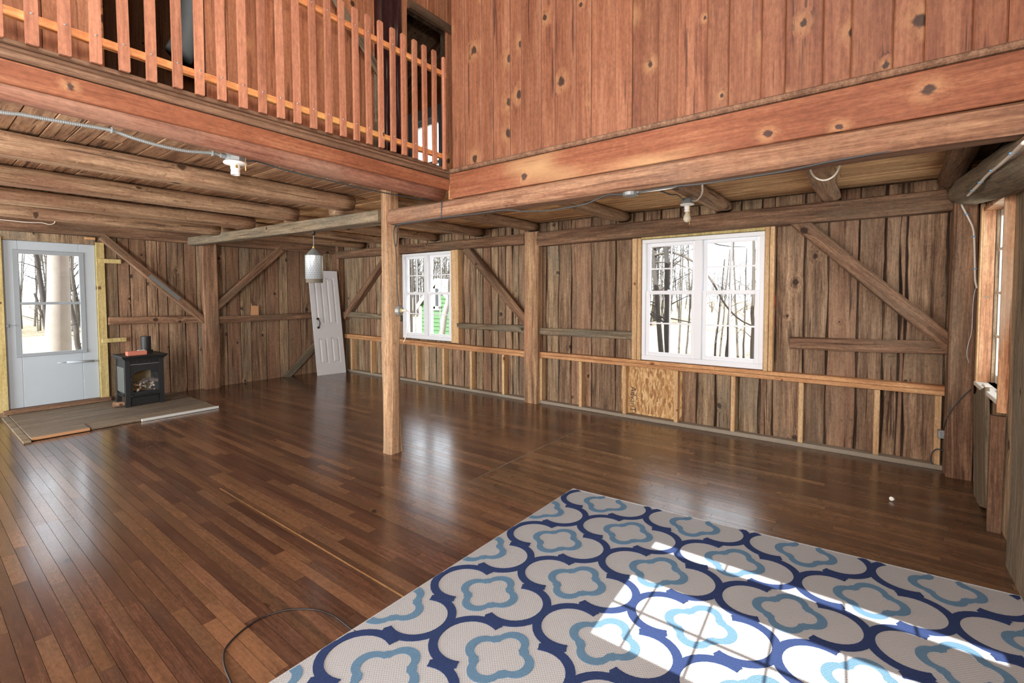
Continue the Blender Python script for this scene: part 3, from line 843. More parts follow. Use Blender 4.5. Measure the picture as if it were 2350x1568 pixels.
T(timber('wall_girt', (5.09, 7.85, 1.06), (5.09, 6.16, 1.03), 0.09, 0.08, M['grey_timber'], up=U, seg=8, jit=0.008), 'short rail in the far corner behind the freestanding post', 'rail')

# ------------------------------------------------------------------ new pine knee walls under the windows
def knee_wall(y0, y1, studs, label, zt0, zt1):
    e = empty('knee_wall', (XB+0.04, (y0+y1)/2, 0), label=label, cat='wall frame')
    lo, hi = min(y0, y1), max(y0, y1)
    timber('bottom_plate', (XB+0.045, hi, 0.02), (XB+0.045, lo, 0.02), 0.088, 0.04, M['concrete'], seg=6, jit=0.002, ch=0.004, parent=e)
    timber('top_plate', (XB+0.045, hi, zt0-0.021), (XB+0.045, lo, zt1-0.021), 0.088, 0.038, M['pine_h'], seg=6, jit=0.001, ch=0.003, parent=e)
    timber('top_plate', (XB+0.045, hi, zt0-0.061), (XB+0.045, lo, zt1-0.061), 0.088, 0.038, M['pine_h'], seg=6, jit=0.001, ch=0.003, parent=e)
    for y in studs:
        t = (hi-y)/(hi-lo)
        MB().bbox(XB, XB+0.088, y-0.020, y+0.020, 0.04, zt0+(zt1-zt0)*t-0.082, 0.003).build('stud', M['pine'], e)
    return e
k1 = knee_wall(7.78, 3.62, [7.58, 6.98, 5.78, 5.18, 4.61, 4.01], 'old red and new pine stud frame below the smaller window', 0.70, 0.672)
k2 = knee_wall(3.42, -0.50, [3.385, 2.80, 2.225, 1.635, 1.065, 0.482, -0.075, -0.465], 'new pine stud frame below the larger window', 0.680, 0.684)
osb = empty('strand_board', (PLB-0.01, 1.94, 0.0), label='orange strand board panel between studs below the larger window', cat='board')
MB().bbox(PLB-0.018, PLB-0.006, 1.59, 2.29, 0.045, 0.60, 0.002).build('panel', M['osb'], osb)
def text(name, body, size, M4, mat, parent, ext=0.0006):
    cu = bpy.data.curves.new(name, 'FONT')
    cu.body = body; cu.size = size; cu.extrude = ext; cu.align_x = 'LEFT'
    o = bpy.data.objects.new(name, cu)
    tmp = o
    COL.objects.link(o)
    dg = bpy.context.evaluated_depsgraph_get()
    me = bpy.data.meshes.new_from_object(o.evaluated_get(dg))
    bpy.data.objects.remove(tmp)
    me.transform(M4)
    me.materials.clear(); me.materials.append(mat)
    return link(bpy.data.objects.new(name, me), parent)
# lettering reads downwards: text x axis -> -Z, text y axis -> right in view (-Y)... the face looks towards -X
tm = Matrix(((0, 0, -1, PLB-0.0185), (0, -1, 0, 2.175), (-1, 0, 0, 0.36), (0, 0, 0, 1)))
text('stamp_lettering', 'AdvanT', 0.095, tm, M['black'], osb)

# ------------------------------------------------------------------ windows of the back wall
def double_window(nm, W, casing, seed):
    y0, y1, z0, z1 = W
    e = empty(nm, (PLB, (y0+y1)/2, z0), kind='structure')
    xf, xb = 5.075, 5.20
    fr = 0.042
    mid = (y0+y1)/2
    MB().bbox(xf, xb, y0, y1, z0, z0+fr+0.012).build('sill', M['white'], e)
    MB().bbox(xf, xb, y0, y1, z1-fr, z1).build('frame', M['white'], e)
    MB().bbox(xf, xb, y0, y0+fr, z0+fr+0.012, z1-fr).build('frame', M['white'], e)
    MB().bbox(xf, xb, y1-fr, y1, z0+fr+0.012, z1-fr).build('frame', M['white'], e)
    MB().bbox(xf-0.006, xb, mid-0.036, mid+0.036, z0+fr+0.012, z1-fr).build('mullion', M['white'], e)
    zm = 1.445-0.012
    for a, b in ((y0+fr, mid-0.036), (mid+0.036, y1-fr)):
        for up in (0, 1):
            x = xf+(0.050 if up else 0.018)
            c, d = (zm-0.012, z1-fr) if up else (z0+fr+0.012, zm+0.030)
            s = 0.040
            t = 0.028
            mb = MB()
            mb.bbox(x, x+t, a, a+s, c, d, 0.003).bbox(x, x+t, b-s, b, c, d, 0.003).bbox(x, x+t, a+s, b-s, c, c+s, 0.003).bbox(x, x+t, a+s, b-s, d-s, d, 0.003)
            sash = mb.build('sash', M['white'], e)
            mesh_obj('pane', [(x+0.014, a+s, c+s), (x+0.014, b-s, c+s), (x+0.014, b-s, d-s), (x+0.014, a+s, d-s)], [(0, 1, 2, 3)], M['glass'], sash)
            m2 = MB()
            m2.box(x+0.008, x+0.020, (a+b)/2-0.008, (a+b)/2+0.008, c+s, d-s)
            zz = (c+d)/2
            m2.box(x+0.0085, x+0.0195, a+s, b-s, zz-0.008, zz+0.008)
            m2.build('muntin', M['white'], sash)
        MB().bbox(xf+0.006, xf+0.026, (a+b)/2-0.025, (a+b)/2+0.025, zm+0.030, zm+0.042, 0.004).build('sash_lock', M['white'], e)
    return e
w1 = double_window('window_1', W1, None, 1)
w2 = double_window('window_2', W2, None, 2)
# rough framing of new pine around them
MB().bbox(5.055, 5.145, 4.845, 4.995, 0.70, 2.09, 0.003).build('jamb_stud', M['pine'], w1)
MB().bbox(5.055, 5.145, 2.035, 2.075, 0.684, 2.05, 0.003).build('jamb_stud', M['pine'], w2)
MB().bbox(5.050, 5.145, 2.079, 2.135, 0.684, 2.05, 0.003).build('jamb_stud', M['pine'], w2)
MB().bbox(5.050, 5.145, 0.762, 0.800, 0.684, 2.07, 0.003).build('jamb_stud', M['pine'], w2)
MB().bbox(5.055, 5.145, 0.720, 0.758, 0.684, 2.07, 0.003).build('jamb_stud', M['pine'], w2)
MB().bbox(5.060, 5.145, 0.802, 2.033, 2.035, 2.070, 0.003).build('head_board', M['yellow_pine'], w2)

# upstairs window seen through the railing
e = empty('window_4', (PLB, 5.53, W4[2]), kind='structure')
a, b, c, d = W4
MB().bbox(5.06, 5.15, a-0.02, a+0.07, c, d+0.06).bbox(5.06, 5.15, b-0.07, b+0.02, c, d+0.06).bbox(5.06, 5.15, a+0.07, b-0.07, d-0.10, d+0.06).bbox(5.06, 5.15, a+0.07, b-0.07, c-0.05, c+0.05).build('casing', M['door_grey'], e)
sash = MB().bbox(5.13, 5.18, a+0.07, a+0.12, c+0.05, d-0.10).bbox(5.13, 5.18, b-0.12, b-0.07, c+0.05, d-0.10).bbox(5.13, 5.18, a+0.12, b-0.12, d-0.17, d-0.10).bbox(5.13, 5.18, a+0.12, b-0.12, 3.45, 3.50).build('sash', M['white'], e)
MB().box(5.155, 5.158, a+0.1, b-0.1, c+0.05, d-0.12).build('pane', M['glass'], e)

# narrow side window
w3 = empty('window_3', ((W3[0]+W3[1])/2, YC, W3[2]), kind='structure')
a, b, c, d = W3
MB().bbox(b-0.002, b+0.03, YC-0.056, YC+0.012, c, d, 0.003).build('jamb', M['orange_wood'], w3)
MB().bbox(b-0.008, b+0.03, YC-0.074, YC-0.057, c, d, 0.002).build('jamb_liner', M['grey_plank'], w3)
MB().bbox(a-0.022, a, YC-0.12, YC+0.042, c-0.06, d+0.03, 0.003).build('jamb', M['orange_wood'], w3)
MB().bbox(b, b+0.055, YC+0.001, YC+0.022, c-0.02, d+0.03, 0.003).build('casing', M['pine'], w3)
MB().bbox(a, b-0.002, YC-0.12, YC+0.012, d-0.028, d, 0.003).build('head', M['orange_wood'], w3)
MB().bbox(a, b+0.02, YC-0.12, YC+0.03, c-0.03, c, 0.004).build('sill', M['old_white'], w3)
MB().bbox(b-0.26, b-0.16, YC-0.03, YC+0.01, c+0.0005, c+0.012, 0.003).bbox(b-0.5, b-0.40, YC-0.05, YC-0.02, c+0.0005, c+0.010, 0.003).build('paint_flake', M['old_white'], w3)
sash = MB().bbox(a, a+0.05, YC-0.112, YC-0.076, c, d-0.028, 0.003).bbox(b-0.016, b+0.03, YC-0.112, YC-0.076, c, d-0.028, 0.003).bbox(a+0.05, b-0.016, YC-0.112, YC-0.076, c, c+0.06, 0.003).bbox(a+0.05, b-0.016, YC-0.112, YC-0.076, d-0.075, d-0.028, 0.003).build('sash', M['old_white'], w3)
for z in (1.12, 1.43, 1.74):
    MB().bbox(a+0.05, b-0.010, YC-0.108, YC-0.070, z-0.010, z+0.010, 0.003).build('muntin', M['old_white'], sash)
for x in (4.23, 4.51):
    MB().bbox(x-0.012, x+0.012, YC-0.107, YC-0.080, c+0.06, d-0.075, 0.003).build('muntin', M['old_white'], sash)
mesh_obj('pane', [(a+0.05, YC-0.095, c+0.06), (b-0.016, YC-0.095, c+0.06), (b-0.016, YC-0.095, d-0.075), (a+0.05, YC-0.095, d-0.075)], [(0, 1, 2, 3)], M['glass'], sash)
# leaning boards below it
T(timber('leaning_board', (4.36, -0.635, 0.0), (4.58, -0.640, 0.74), 0.46, 0.025, M['grey_timber'], up=(0, 1, 0), seg=8, jit=0.003, ch=0.004), 'wide grey board leaning below the narrow side window', 'board')
T(timber('leaning_board', (3.95, -0.625, 0.0), (3.95, -0.625, 0.70), 0.05, 0.06, M['old_timber'], up=(0, 1, 0), seg=8, jit=0.003, ch=0.004), 'dark upright board under the near end of the side window sill', 'board')

# ------------------------------------------------------------------ storm door
door = empty('door_1', (1.18, 8.08, 0.09), kind='structure')
a, b, c, d = D1
ya, yb = 8.055, 8.095
gx0, gx1, gz0, gz1 = 0.900, 1.440, 0.727, 1.932
mb = MB().bbox(a, gx0, ya, yb, c, d).bbox(gx1, b, ya, yb, c, d).bbox(gx0, gx1, ya, yb, gz1, d).bbox(gx0, gx1, ya, yb, c, gz0)
leaf = mb.build('leaf', M['door_grey'], door)
t = 0.016
MB().bbox(gx0-0.05, gx0+0.004, ya-0.008, ya+0.01, gz0-0.03, gz1+0.03, 0.004).bbox(gx1-0.004, gx1+0.05, ya-0.008, ya+0.01, gz0-0.03, gz1+0.03, 0.004).bbox(gx0-0.05, gx1+0.05, ya-0.010, ya+0.01, gz1-0.004, gz1+0.045, 0.004).bbox(gx0-0.05, gx1+0.05, ya-0.014, ya+0.01, gz0-0.035, gz0+0.006, 0.004).build('glazing_frame', M['bar_grey'], leaf)
MB().bbox(gx0, gx1, ya-0.006, ya+0.012, 1.318, 1.350, 0.003).build('crossbar', M['bar_grey'], leaf)
MB().box(gx0, gx1, ya+0.015, ya+0.018, gz0, gz1).build('pane', M['glass'], leaf)
cl0, cl1 = onY(132, 833, 8.03), onY(224, 828, 8.03)
MB().tube([cl0, cl0.lerp(cl1, 0.25)], 0.005).tube([cl0.lerp(cl1, 0.22), cl0.lerp(cl1, 0.9)], 0.014).tube([cl0.lerp(cl1, 0.88), cl1], 0.006).build('door_closer', M['door_grey'], leaf, True)
hp = onY(15, 748, 8.05)
MB().bbox(hp.x-0.012, hp.x+0.018, 8.03, 8.058, hp.z-0.02, hp.z+0.02, 0.004).tube([hp, hp+Vector((0.07, -0.01, 0))], 0.006).build('latch_handle', M['bar_grey'], leaf)
MB().bbox(b+0.002, b+0.088, 8.015, 8.075, 0.06, 2.12, 0.003).build('jamb_stud', M['yellow_pine'], door)
MB().bbox(a-0.09, a-0.002, 8.015, 8.075, 0.06, 2.12, 0.003).build('jamb_stud', M['yellow_pine'], door)
MB().bbox(a-0.002, b+0.002, 8.03, 8.075, 2.087, 2.19, 0.003).build('head_board', M['grey_plank'], door)
MB().bbox(1.50, 1.60, 8.0, 8.035, 2.150, 2.178, 0.003).build('nailed_block', M['pine_h'], door)
for zc in (1.880, 0.832):
    MB().bbox(1.625, 1.852+(0.03 if zc < 1 else 0), 7.985, 8.014, zc-0.028, zc+0.028, 0.003).build('nailed_block', M['yellow_pine'], door)
MB().bbox(a-0.05, b+0.1, 7.98, 8.10, 0.03, 0.083, 0.004).build('threshold', M['trim'], door)

# ------------------------------------------------------------------ hearth platform, stove, brick
hearth = empty('hearth_platform', (1.58, 7.2, 0), label='low grey wooden platform in front of the storm door, under the stove', cat='platform')
MB().bbox(0.76, 1.20, 6.515, 6.80, 0.004, 0.036, 0.003).build('front_board', M['hearth'], hearth)
MB().bbox(1.205, 1.64, 6.53, 6.80, 0.003, 0.028, 0.003).build('front_board', M['hearth'], hearth)
MB().bbox(1.645, 2.42, 6.525, 6.80, 0.002, 0.025, 0.003).build('front_board', M['hearth'], hearth)
MB().bbox(0.76, 2.42, 6.804, 7.15, 0.002, 0.030, 0.003).build('board', M['hearth'], hearth)
MB().bbox(0.76, 2.42, 7.154, 7.50, 0.002, 0.028, 0.003).build('board', M['hearth'], hearth)
MB().bbox(0.76, 2.42, 7.504, 7.97, 0.002, 0.030, 0.003).build('board', M['hearth'], hearth)
MB().bbox(0.70, 0.757, 6.44, 7.95, 0.001, 0.022, 0.003).build('edge_strip', M['grey_timber'], hearth)
MB().bbox(1.64, 2.43, 6.498, 6.524, 0.002, 0.030, 0.003).build('white_edge_strip', M['strip_white'], hearth)
MB().bbox(0.765, 1.20, 6.506, 6.514, 0.006, 0.034, 0.002).build('bare_edge', M['splinter'], hearth)

st = empty('gas_stove', (1.90, 7.55, 0.03), label='small black cast iron stove with arched glass front', cat='stove')
x0, x1, y0, y1 = 1.70, 2.10, 7.33, 7.76
I = M['iron']
for lx in (x0, x1-0.05):
    for ly in (y0, y1-0.05):
        mb = MB()
        s = [(lx, ly), (lx+0.05, ly), (lx+0.05, ly+0.05), (lx, ly+0.05)]
        mb.box(lx, lx+0.05, ly, ly+0.05, 0.16, 0.62)
        o = 0.012*(-1 if lx == x0 else 1)
        mb.add([(lx+o*0.6, ly, 0.03), (lx+0.05+o*0.6, ly, 0.03), (lx+0.05+o*0.6, ly+0.05, 0.03), (lx+o*0.6, ly+0.05, 0.03), (lx, ly, 0.16), (lx+0.05, ly, 0.16), (lx+0.05, ly+0.05, 0.16), (lx, ly+0.05, 0.16)],
               [(3, 2, 1, 0), (4, 5, 6, 7), (0, 1, 5, 4), (1, 2, 6, 5), (2, 3, 7, 6), (3, 0, 4, 7)])
        mb.build('leg', I, st)
yf = y0+0.012
MB().box(x0+0.05, x1-0.05, y1-0.04, y1-0.01, 0.16, 0.62).build('back_panel', I, st)
MB().box(x0+0.01, x1-0.01, y0+0.03, y1-0.02, 0.14, 0.165).build('base_plate', I, st)
MB().box(x0+0.01, x1-0.01, y0+0.02, y1-0.02, 0.605, 0.622).build('upper_shelf', I, st)
for xs in (x0+0.008, x1-0.020):
    MB().box(xs, xs+0.012, y0+0.05, y1-0.05, 0.16, 0.62).build('side_panel', I, st)
MB().bbox(x0-0.001, x0+0.008, y0+0.075, y1-0.075, 0.20, 0.52, 0.003).build('side_inset', M['inset'], st)
MB().tube(spline([(x0-0.002, y0+0.05, 0.19), (x0-0.002, y0+0.12, 0.165), (x0-0.002, (y0+y1)/2, 0.158), (x0-0.002, y1-0.12, 0.165), (x0-0.002, y1-0.05, 0.19)], 4), 0.006, 6).build('side_apron', I, st)
# top with moulded edge
mb = MB()
for (g, za, zb) in ((0.012, 0.612, 0.632), (0.030, 0.632, 0.650), (0.042, 0.650, 0.668)):
    mb.bbox(x0-g, x1+g, y0-g, y1+g*0.3, za, zb, 0.006)
mb.build('top_plate', I, st)
# front frame with arch
ax0, ax1, az0, az1 = x0+0.078, x1-0.052, 0.205, 0.475
fx0, fx1, fz0, fz1 = x0+0.05, x1-0.05, 0.165, 0.56
N = 14
arch = [(ax0+(ax1-ax0)*i/N, az1-0.055+0.055*math.sin(math.pi*i/N)**0.6 if 0 < i < N else az1-0.055) for i in range(N+1)]
mb = MB()
mb.box(fx0, ax0, yf, yf+0.02, fz0, fz1).box(ax1, fx1, yf, yf+0.02, fz0, fz1).box(ax0, ax1, yf, yf+0.02, fz0, az0)
for (u0, v0), (u1, v1) in zip(arch[:-1], arch[1:]):
    mb.add([(u0, yf, v0), (u1, yf, v1), (u1, yf, fz1), (u0, yf, fz1), (u0, yf+0.02, v0), (u1, yf+0.02, v1), (u1, yf+0.02, fz1), (u0, yf+0.02, fz1)],
           [(0, 1, 2, 3), (7, 6, 5, 4), (0, 4, 5, 1), (3, 2, 6, 7)])
fd = mb.build('front_door', I, st)
MB().box(ax0, ax1, yf+0.012, yf+0.015, az0, az1+0.01).build('pane', M['glass'], fd)
MB().tube([(fx0+0.01, yf-0.006, 0.36), (fx0+0.01, yf-0.006, 0.39)], 0.006).build('latch', I, fd)
MB().bbox(x0+0.05, x1-0.05, y0-0.012, y0+0.03, 0.150, 0.170, 0.006).build('ash_lip', I, st)
MB().bbox(x0+0.052, x1-0.052, y0+0.03, y0+0.05, 0.04, 0.148, 0.003).build('lower_panel', I, st)
mb = MB().box(fx0, fx1, yf+0.004, yf+0.016, 0.562, 0.612)
for i in range(16):
    xx = fx0+0.012+i*(fx1-fx0-0.024)/15
    mb.box(xx-0.005, xx+0.005, yf-0.004, yf+0.004, 0.572, 0.604)
mb.build('vent_grille', I, st)
MB().tube([(fx0, yf-0.003, 0.556), (fx1, yf-0.003, 0.556)], 0.004, 6).build('trim_bead', M['grey_sheet'], st)
MB().box(x0+0.05, x1-0.05, y1-0.09, y1-0.075, 0.17, 0.60).build('firebox_back', M['fire_back'], st)
r_ = random.Random(4)
for i in range(4):
    xc = 1.80+0.07*i
    log('fire_log', (xc-0.09, 7.50+0.03*(i % 2), 0.26+0.02*i), (xc+0.10, 7.52-0.04*(i % 2), 0.30+0.012*((i*7) % 3)), 0.024, M['log_ash'], seg=6, n=8, lump=0.25, parent=st)
for i in range(26):
    p = (r_.uniform(1.80, 2.03), r_.uniform(7.38, 7.5), r_.uniform(0.205, 0.30))
    s = r_.uniform(0.008, 0.016)
    MB().lathe(p, [(s*0.5, -s), (s, -s*0.2), (s*0.8, s*0.5), (s*0.2, s)], 6).build('ember_lump', M['ember_orange'] if i % 4 == 0 else M['ember_lump'], st)
MB().lathe((2.005, 7.66, 0.668), [(0.075, 0.0), (0.075, 0.03), (0.056, 0.034), (0.056, 0.215), (0.050, 0.215), (0.050, 0.05)], 20).build('flue_collar', I, st, False)

bk = empty('brick', (1.83, 7.42, 0.668), label='single red brick lying on top of the black stove', cat='brick')
MB().bbox(1.735, 1.935, 7.35, 7.45, 0.669, 0.722, 0.005).build('block', M['brick'], bk)
tag(MB().bbox(1.845, 1.925, 7.372, 7.42, 0.7225, 0.730, 0.003).build('paper_scrap', M['strip_white']), 'thin white scrap lying on the red brick', 'scrap')
tag(log('wood_offcut', (1.60, 7.46, 0.066), (1.72, 7.40, 0.062), 0.034, M['old_timber'], seg=4, n=7, lump=0.3), 'dark lump of wood on the platform beside the stove leg', 'offcut')

# ------------------------------------------------------------------ white panelled door leaning in the corner
def leaning_door():
    BL, BR = onZ(729, 863), onZ(794, 855)
    BR = BL+(BR-BL).normalized()*0.515
    ex = (BR-BL).normalized()
    topL = onY(707, 621, 7.93)
    up = topL-BL
    ez = (up-ex*up.dot(ex))
    H = ez.length+0.0
    ez.normalize()
    sh = up.dot(ex)/H                                   # the leaf hangs a little out of square with the floor
    ny = ez.cross(ex)                                   # out of the wall, into the room?
    if ny.y > 0: ny = -ny
    root = empty('loose_door', tuple(BL), label='white four panel door leaning in the corner with a dark pull', cat='door')
    def P(u, v, d): return BL+ex*(u+sh*v)+ez*v+ny*d
    Wd = 0.515
    def pbox(mb, u0, u1, v0, v1, d0, d1, b=0.0):
        vs = [P(u, v, d) for d, k in ((d0, 0), (d1, b)) for v in (v0+k, v1-k) for u in (u0+k, u1-k)]
        mb.add(vs, [(0, 1, 3, 2), (4, 6, 7, 5), (0, 4, 5, 1), (2, 3, 7, 6), (0, 2, 6, 4), (1, 5, 7, 3)])
    st_ = 0.075
    vs_ = [0.0, 0.20, 0.66, 0.90, H-0.13, H]
    mb = MB()
    pbox(mb, 0, Wd, 0, H, -0.022, -0.004)
    for u0, u1 in ((0, st_), (Wd/2-0.035, Wd/2+0.035), (Wd-st_, Wd)): pbox(mb, u0, u1, 0, H, -0.004, 0.012)
    for v0, v1 in ((vs_[0], vs_[1]), (vs_[2], vs_[3]), (vs_[4], vs_[5])):
        for u0, u1 in ((st_, Wd/2-0.035), (Wd/2+0.035, Wd-st_)): pbox(mb, u0, u1, v0, v1, -0.004, 0.012)
    mb.build('leaf', M['door_white'], root)
    for v0, v1 in ((vs_[1], vs_[2]), (vs_[3], vs_[4])):
        for u0, u1 in ((st_, Wd/2-0.035), (Wd/2+0.035, Wd-st_)):
            mb = MB(); pbox(mb, u0+0.012, u1-0.012, v0+0.012, v1-0.012, -0.004, 0.009, 0.028); mb.build('raised_panel', M['door_white'], root)
    c = P(0.095, 0.93, 0.012)
    pts = [P(0.085, 0.855, 0.014), P(0.085, 0.855, 0.03), P(0.10, 0.90, 0.045), P(0.10, 0.95, 0.045), P(0.085, 1.0, 0.03), P(0.085, 1.0, 0.014)]
    h = MB().tube(spline(pts, 4), 0.008, 8)
    for v in (0.85, 1.005):
        h.tube([P(0.085, v, 0.012), P(0.085, v, 0.020)], 0.022, 12)
    h.build('pull_handle', M['black'], root, True)
leaning_door()

# ------------------------------------------------------------------ balcony edge, railing, trims
fb = empty('trim_1', (0, YL, 2.28), kind='structure')
timber('fascia_board', (XR, YL+0.013, 2.281), (2.622, YL+0.013, 2.276), 0.026, 0.088, M['fascia'], seg=8, jit=0.001, ch=0.004, parent=fb)
MB().bbox(XR, 2.64, YL-0.008, YL+0.05, 2.326, 2.358, 0.006).build('lower_moulding', M['trim'], fb)
MB().bbox(XR, 2.64, YL+0.012, YL+0.07, 2.360, 2.384, 0.008).build('nosing', M['trim'], fb)
MB().bbox(XR, 2.64, YL+0.072, 2.80, 2.408, 2.430, 0.004).build('edge_board', M['trim'], fb)
fc = empty('trim_2', (2.62, 1.0, 2.26), kind='structure')
timber('fascia_board', (2.633, YL-0.008, 2.263), (2.633, YC, 2.262), 0.026, 0.190, M['fascia'], seg=8, jit=0.0008, ch=0.004, parent=fc)
MB().bbox(2.606, 2.648, YC, YL-0.008, 2.361, 2.392, 0.008).build('cap_moulding', M['trim'], fc)
MB().bbox(2.622, 2.75, 2.57, 2.612, 2.165, 2.275, 0.004).build('corner_block', M['pine_h'], fc)

rail = empty('balcony_railing', (1.1, YL+0.05, 2.39), label='red stained picket railing along the balcony edge', cat='railing')
timber('bottom_rail', (XR, 2.657, 2.553), (2.64, 2.657, 2.498), 0.032, 0.036, M['rail_pine'], seg=8, jit=0.001, ch=0.003, parent=rail)
timber('top_rail', (XR, 2.657, 3.145), (2.64, 2.657, 3.128), 0.032, 0.036, M['rail_pine'], seg=8, jit=0.001, ch=0.003, parent=rail)
xs = [0.281, 0.359, 0.453, 0.55, 0.646, 0.744, 0.846, 0.938, 1.037, 1.139, 1.237, 1.336, 1.431, 1.53, 1.628, 1.726, 1.823, 1.918, 2.015, 2.113, 2.209, 2.309, 2.405, 2.501]
xs = [0.359-0.0965*i for i in range(12, 0, -1)]+xs[1:]
for i, x in enumerate(xs):
    zt = 3.255-0.02*max(0, (2.2-x))+rng.uniform(-0.004, 0.004)
    zb = 2.414+rng.uniform(-0.006, 0.006)
    w_, t_ = 0.019, 0.019
    dx = rng.uniform(-0.004, 0.004)
    y0_ = 2.621+rng.uniform(-0.001, 0.001)
    c = 0.004
    ring = lambda z, k, ox: [(x+ox-w_+k, y0_+k*0.5, z), (x+ox+w_-k, y0_+k*0.5, z), (x+ox+w_-k, y0_+t_-k*0.5, z), (x+ox-w_+k, y0_+t_-k*0.5, z)]
    vs = ring(zb, 0.002, 0)+ring(zb+c, 0, 0)+ring(zt-0.008, 0, dx)+ring(zt, 0.006, dx)
    fs = [(3, 2, 1, 0), (12, 13, 14, 15)]
    for s_ in range(3):
        for q in range(4): fs.append((s_*4+q, s_*4+(q+1) % 4, s_*4+4+(q+1) % 4, s_*4+4+q))
    pk = mesh_obj('picket', vs, fs, M['picket'], rail)
    for zz in (2.515+0.02*(2.6-x)/2.6, 3.137):
        MB().lathe((0, 0, 0), [(0.0045, 0), (0.003, 0.002)], 8).build('nail_head', M['steel_plate'], pk)
        nh = COL.objects[-1] if False else pk.children[-1]
        nh.data.transform(Matrix.Translation((x+dx*0.5, y0_-0.0005, zz))@Matrix.Rotation(math.radians(90), 4, 'X'))
tag(MB().bbox(2.585, 2.612, 2.615, 2.640, 2.39, 3.24, 0.004).build('end_picket', M['picket']), 'slim red stained end picket against the red board wall', 'picket')

# things upstairs
T(timber('door_header', (2.93, 3.40, 4.083), (3.9, 3.40, 4.083), 0.05, 0.075, M['old_timber'], seg=8), 'weathered header over the loft doorway', 'beam')
T(timber('grey_brace', onY(748, -40, 3.36), onY(884, 190, 3.36), 0.085, 0.03, M['grey_timber'], up=(0, -1, 0), seg=10, jit=0.002), 'grey diagonal board behind the balcony railing beside the dark post', 'brace')
T(timber('grey_stud', onY(864, 172, 3.385), onY(866, 420, 3.385), 0.05, 0.03, M['grey_timber'], up=(0, -1, 0), seg=6, jit=0.002), 'short grey upright below the grey diagonal board in the loft', 'post')
sp = [onY(452, -60, 4.2), onY(446, 0, 4.2), onY(436, 55, 4.2), onY(424, 100, 4.2), onY(410, 128, 4.2)]
tag(MB().tube(spline(sp, 4), [0.09+0.0*i for i in range(17)], 16).build('stove_duct', M['grey_sheet'], None, True), 'grey metal duct in the dark loft opening behind the pickets', 'duct')
for i, x in enumerate((3.0, 3.6, 4.2, 4.8)):
    T(timber('loft_rafter', (x, 7.9, 3.2), (x, 3.9, 5.6), 0.07, 0.12, M['old_timber'], seg=8), ['old rafter nearest the loft doorway', 'second old rafter inside the loft room', 'third old rafter inside the loft room', 'old rafter next to the loft window wall'][i], 'rafter', 'rafters of the loft room')
lb = T(MB().add([(2.8, 8.0, 3.28), (5.1, 8.0, 3.28), (5.1, 3.6, 5.92), (2.8, 3.6, 5.92), (2.8, 8.0, 3.34), (5.1, 8.0, 3.34), (5.1, 3.6, 5.98), (2.8, 3.6, 5.98)], [(0, 1, 2, 3), (7, 6, 5, 4), (0, 4, 5, 1), (1, 5, 6, 2), (2, 6, 7, 3), (3, 7, 4, 0)]).build('roof_deck', M['ceil_plank']), 'sloping old roof boards seen through the loft doorway', 'roof')

# ------------------------------------------------------------------ electrics
def cable(name, pts, r, mat, label, cat='cable', k=8):
    return tag(MB().tube(spline(pts, k), r, 7).build(name, mat, None, True), label, cat)

# flexible metal conduit under the loft
cp = [onY(x, y, 2.78) for x, y in ((-120, 232), (0, 257), (50, 263), (100, 272), (170, 284), (230, 294), (262, 301), (310, 318), (370, 335), (430, 347), (490, 352), (516, 361))]
cs = spline(cp, 26)
rr = [0.0085 if i % 2 else 0.0079 for i in range(len(cs))]
cd = tag(MB().tube(cs, rr, 8).build('metal_conduit', M['conduit'], None, False), 'silver flexible metal conduit under the loft leading to the empty lampholder', 'conduit')
for x, y in ((257, 299), (488, 352)):
    p = onY(x, y, 2.772)
    MB().bbox(p.x-0.004, p.x+0.004, p.y-0.012, p.y+0.012, p.z-0.013, p.z+0.013, 0.002).build('strap', M['galv'], cd)

def lampholder(loc, bulb, label, scale=1.0):
    L = Vector(loc)
    e = empty('lampholder', tuple(L), label=label, cat='lampholder')
    s = scale
    MB().lathe(L, [(0.046*s, 0.060*s), (0.050*s, 0.056*s), (0.050*s, 0.018*s), (0.046*s, 0.016*s)], 8).build('junction_box', M['galv'], e)
    MB().lathe(L, [(0.040*s, 0.016*s), (0.056*s, 0.014*s), (0.058*s, 0.008*s), (0.054*s, 0.003*s), (0.030*s, -0.002*s)], 28).build('flange', M['porcelain'], e, True)
    MB().lathe(L, [(0.024*s, 0.0), (0.0235*s, -0.024*s), (0.021*s, -0.028*s), (0.021*s, -0.034*s), (0.0225*s, -0.036*s), (0.0225*s, -0.050*s), (0.0205*s, -0.054*s), (0.018*s, -0.054*s), (0.018*s, -0.03*s)], 24).build('socket', M['porcelain'], e, True)
    MB().bbox(L.x-0.010, L.x+0.002, L.y-0.027*s, L.y-0.020*s, L.z-0.02*s, L.z-0.004*s, 0.002).build('pull_slot', M['brass'], e)
    if bulb:
        MB().lathe(L, [(0.013*s, -0.050*s), (0.014*s, -0.062*s), (0.022*s, -0.078*s), (0.030*s, -0.098*s), (0.031*s, -0.112*s), (0.026*s, -0.128*s), (0.014*s, -0.139*s), (0.003*s, -0.142*s)], 24).build('bulb', M['bulb'], e, True)
        MB().tube([L+Vector((-0.012, -0.022, -0.01)), L+Vector((-0.013, -0.024, -0.145)), L+Vector((-0.010, -0.022, -0.165))], 0.0022, 5).build('pull_cord', M['straw'], e)
    return e
l1p = onY(540, 379, 2.76)
l1 = lampholder(l1p, False, 'white porcelain lampholder without bulb under the loft edge')
MB().tube([l1p+Vector((-0.072, 0, 0.036)), l1p+Vector((-0.045, 0, 0.036))], 0.013, 10).build('connector', M['galv'], l1)
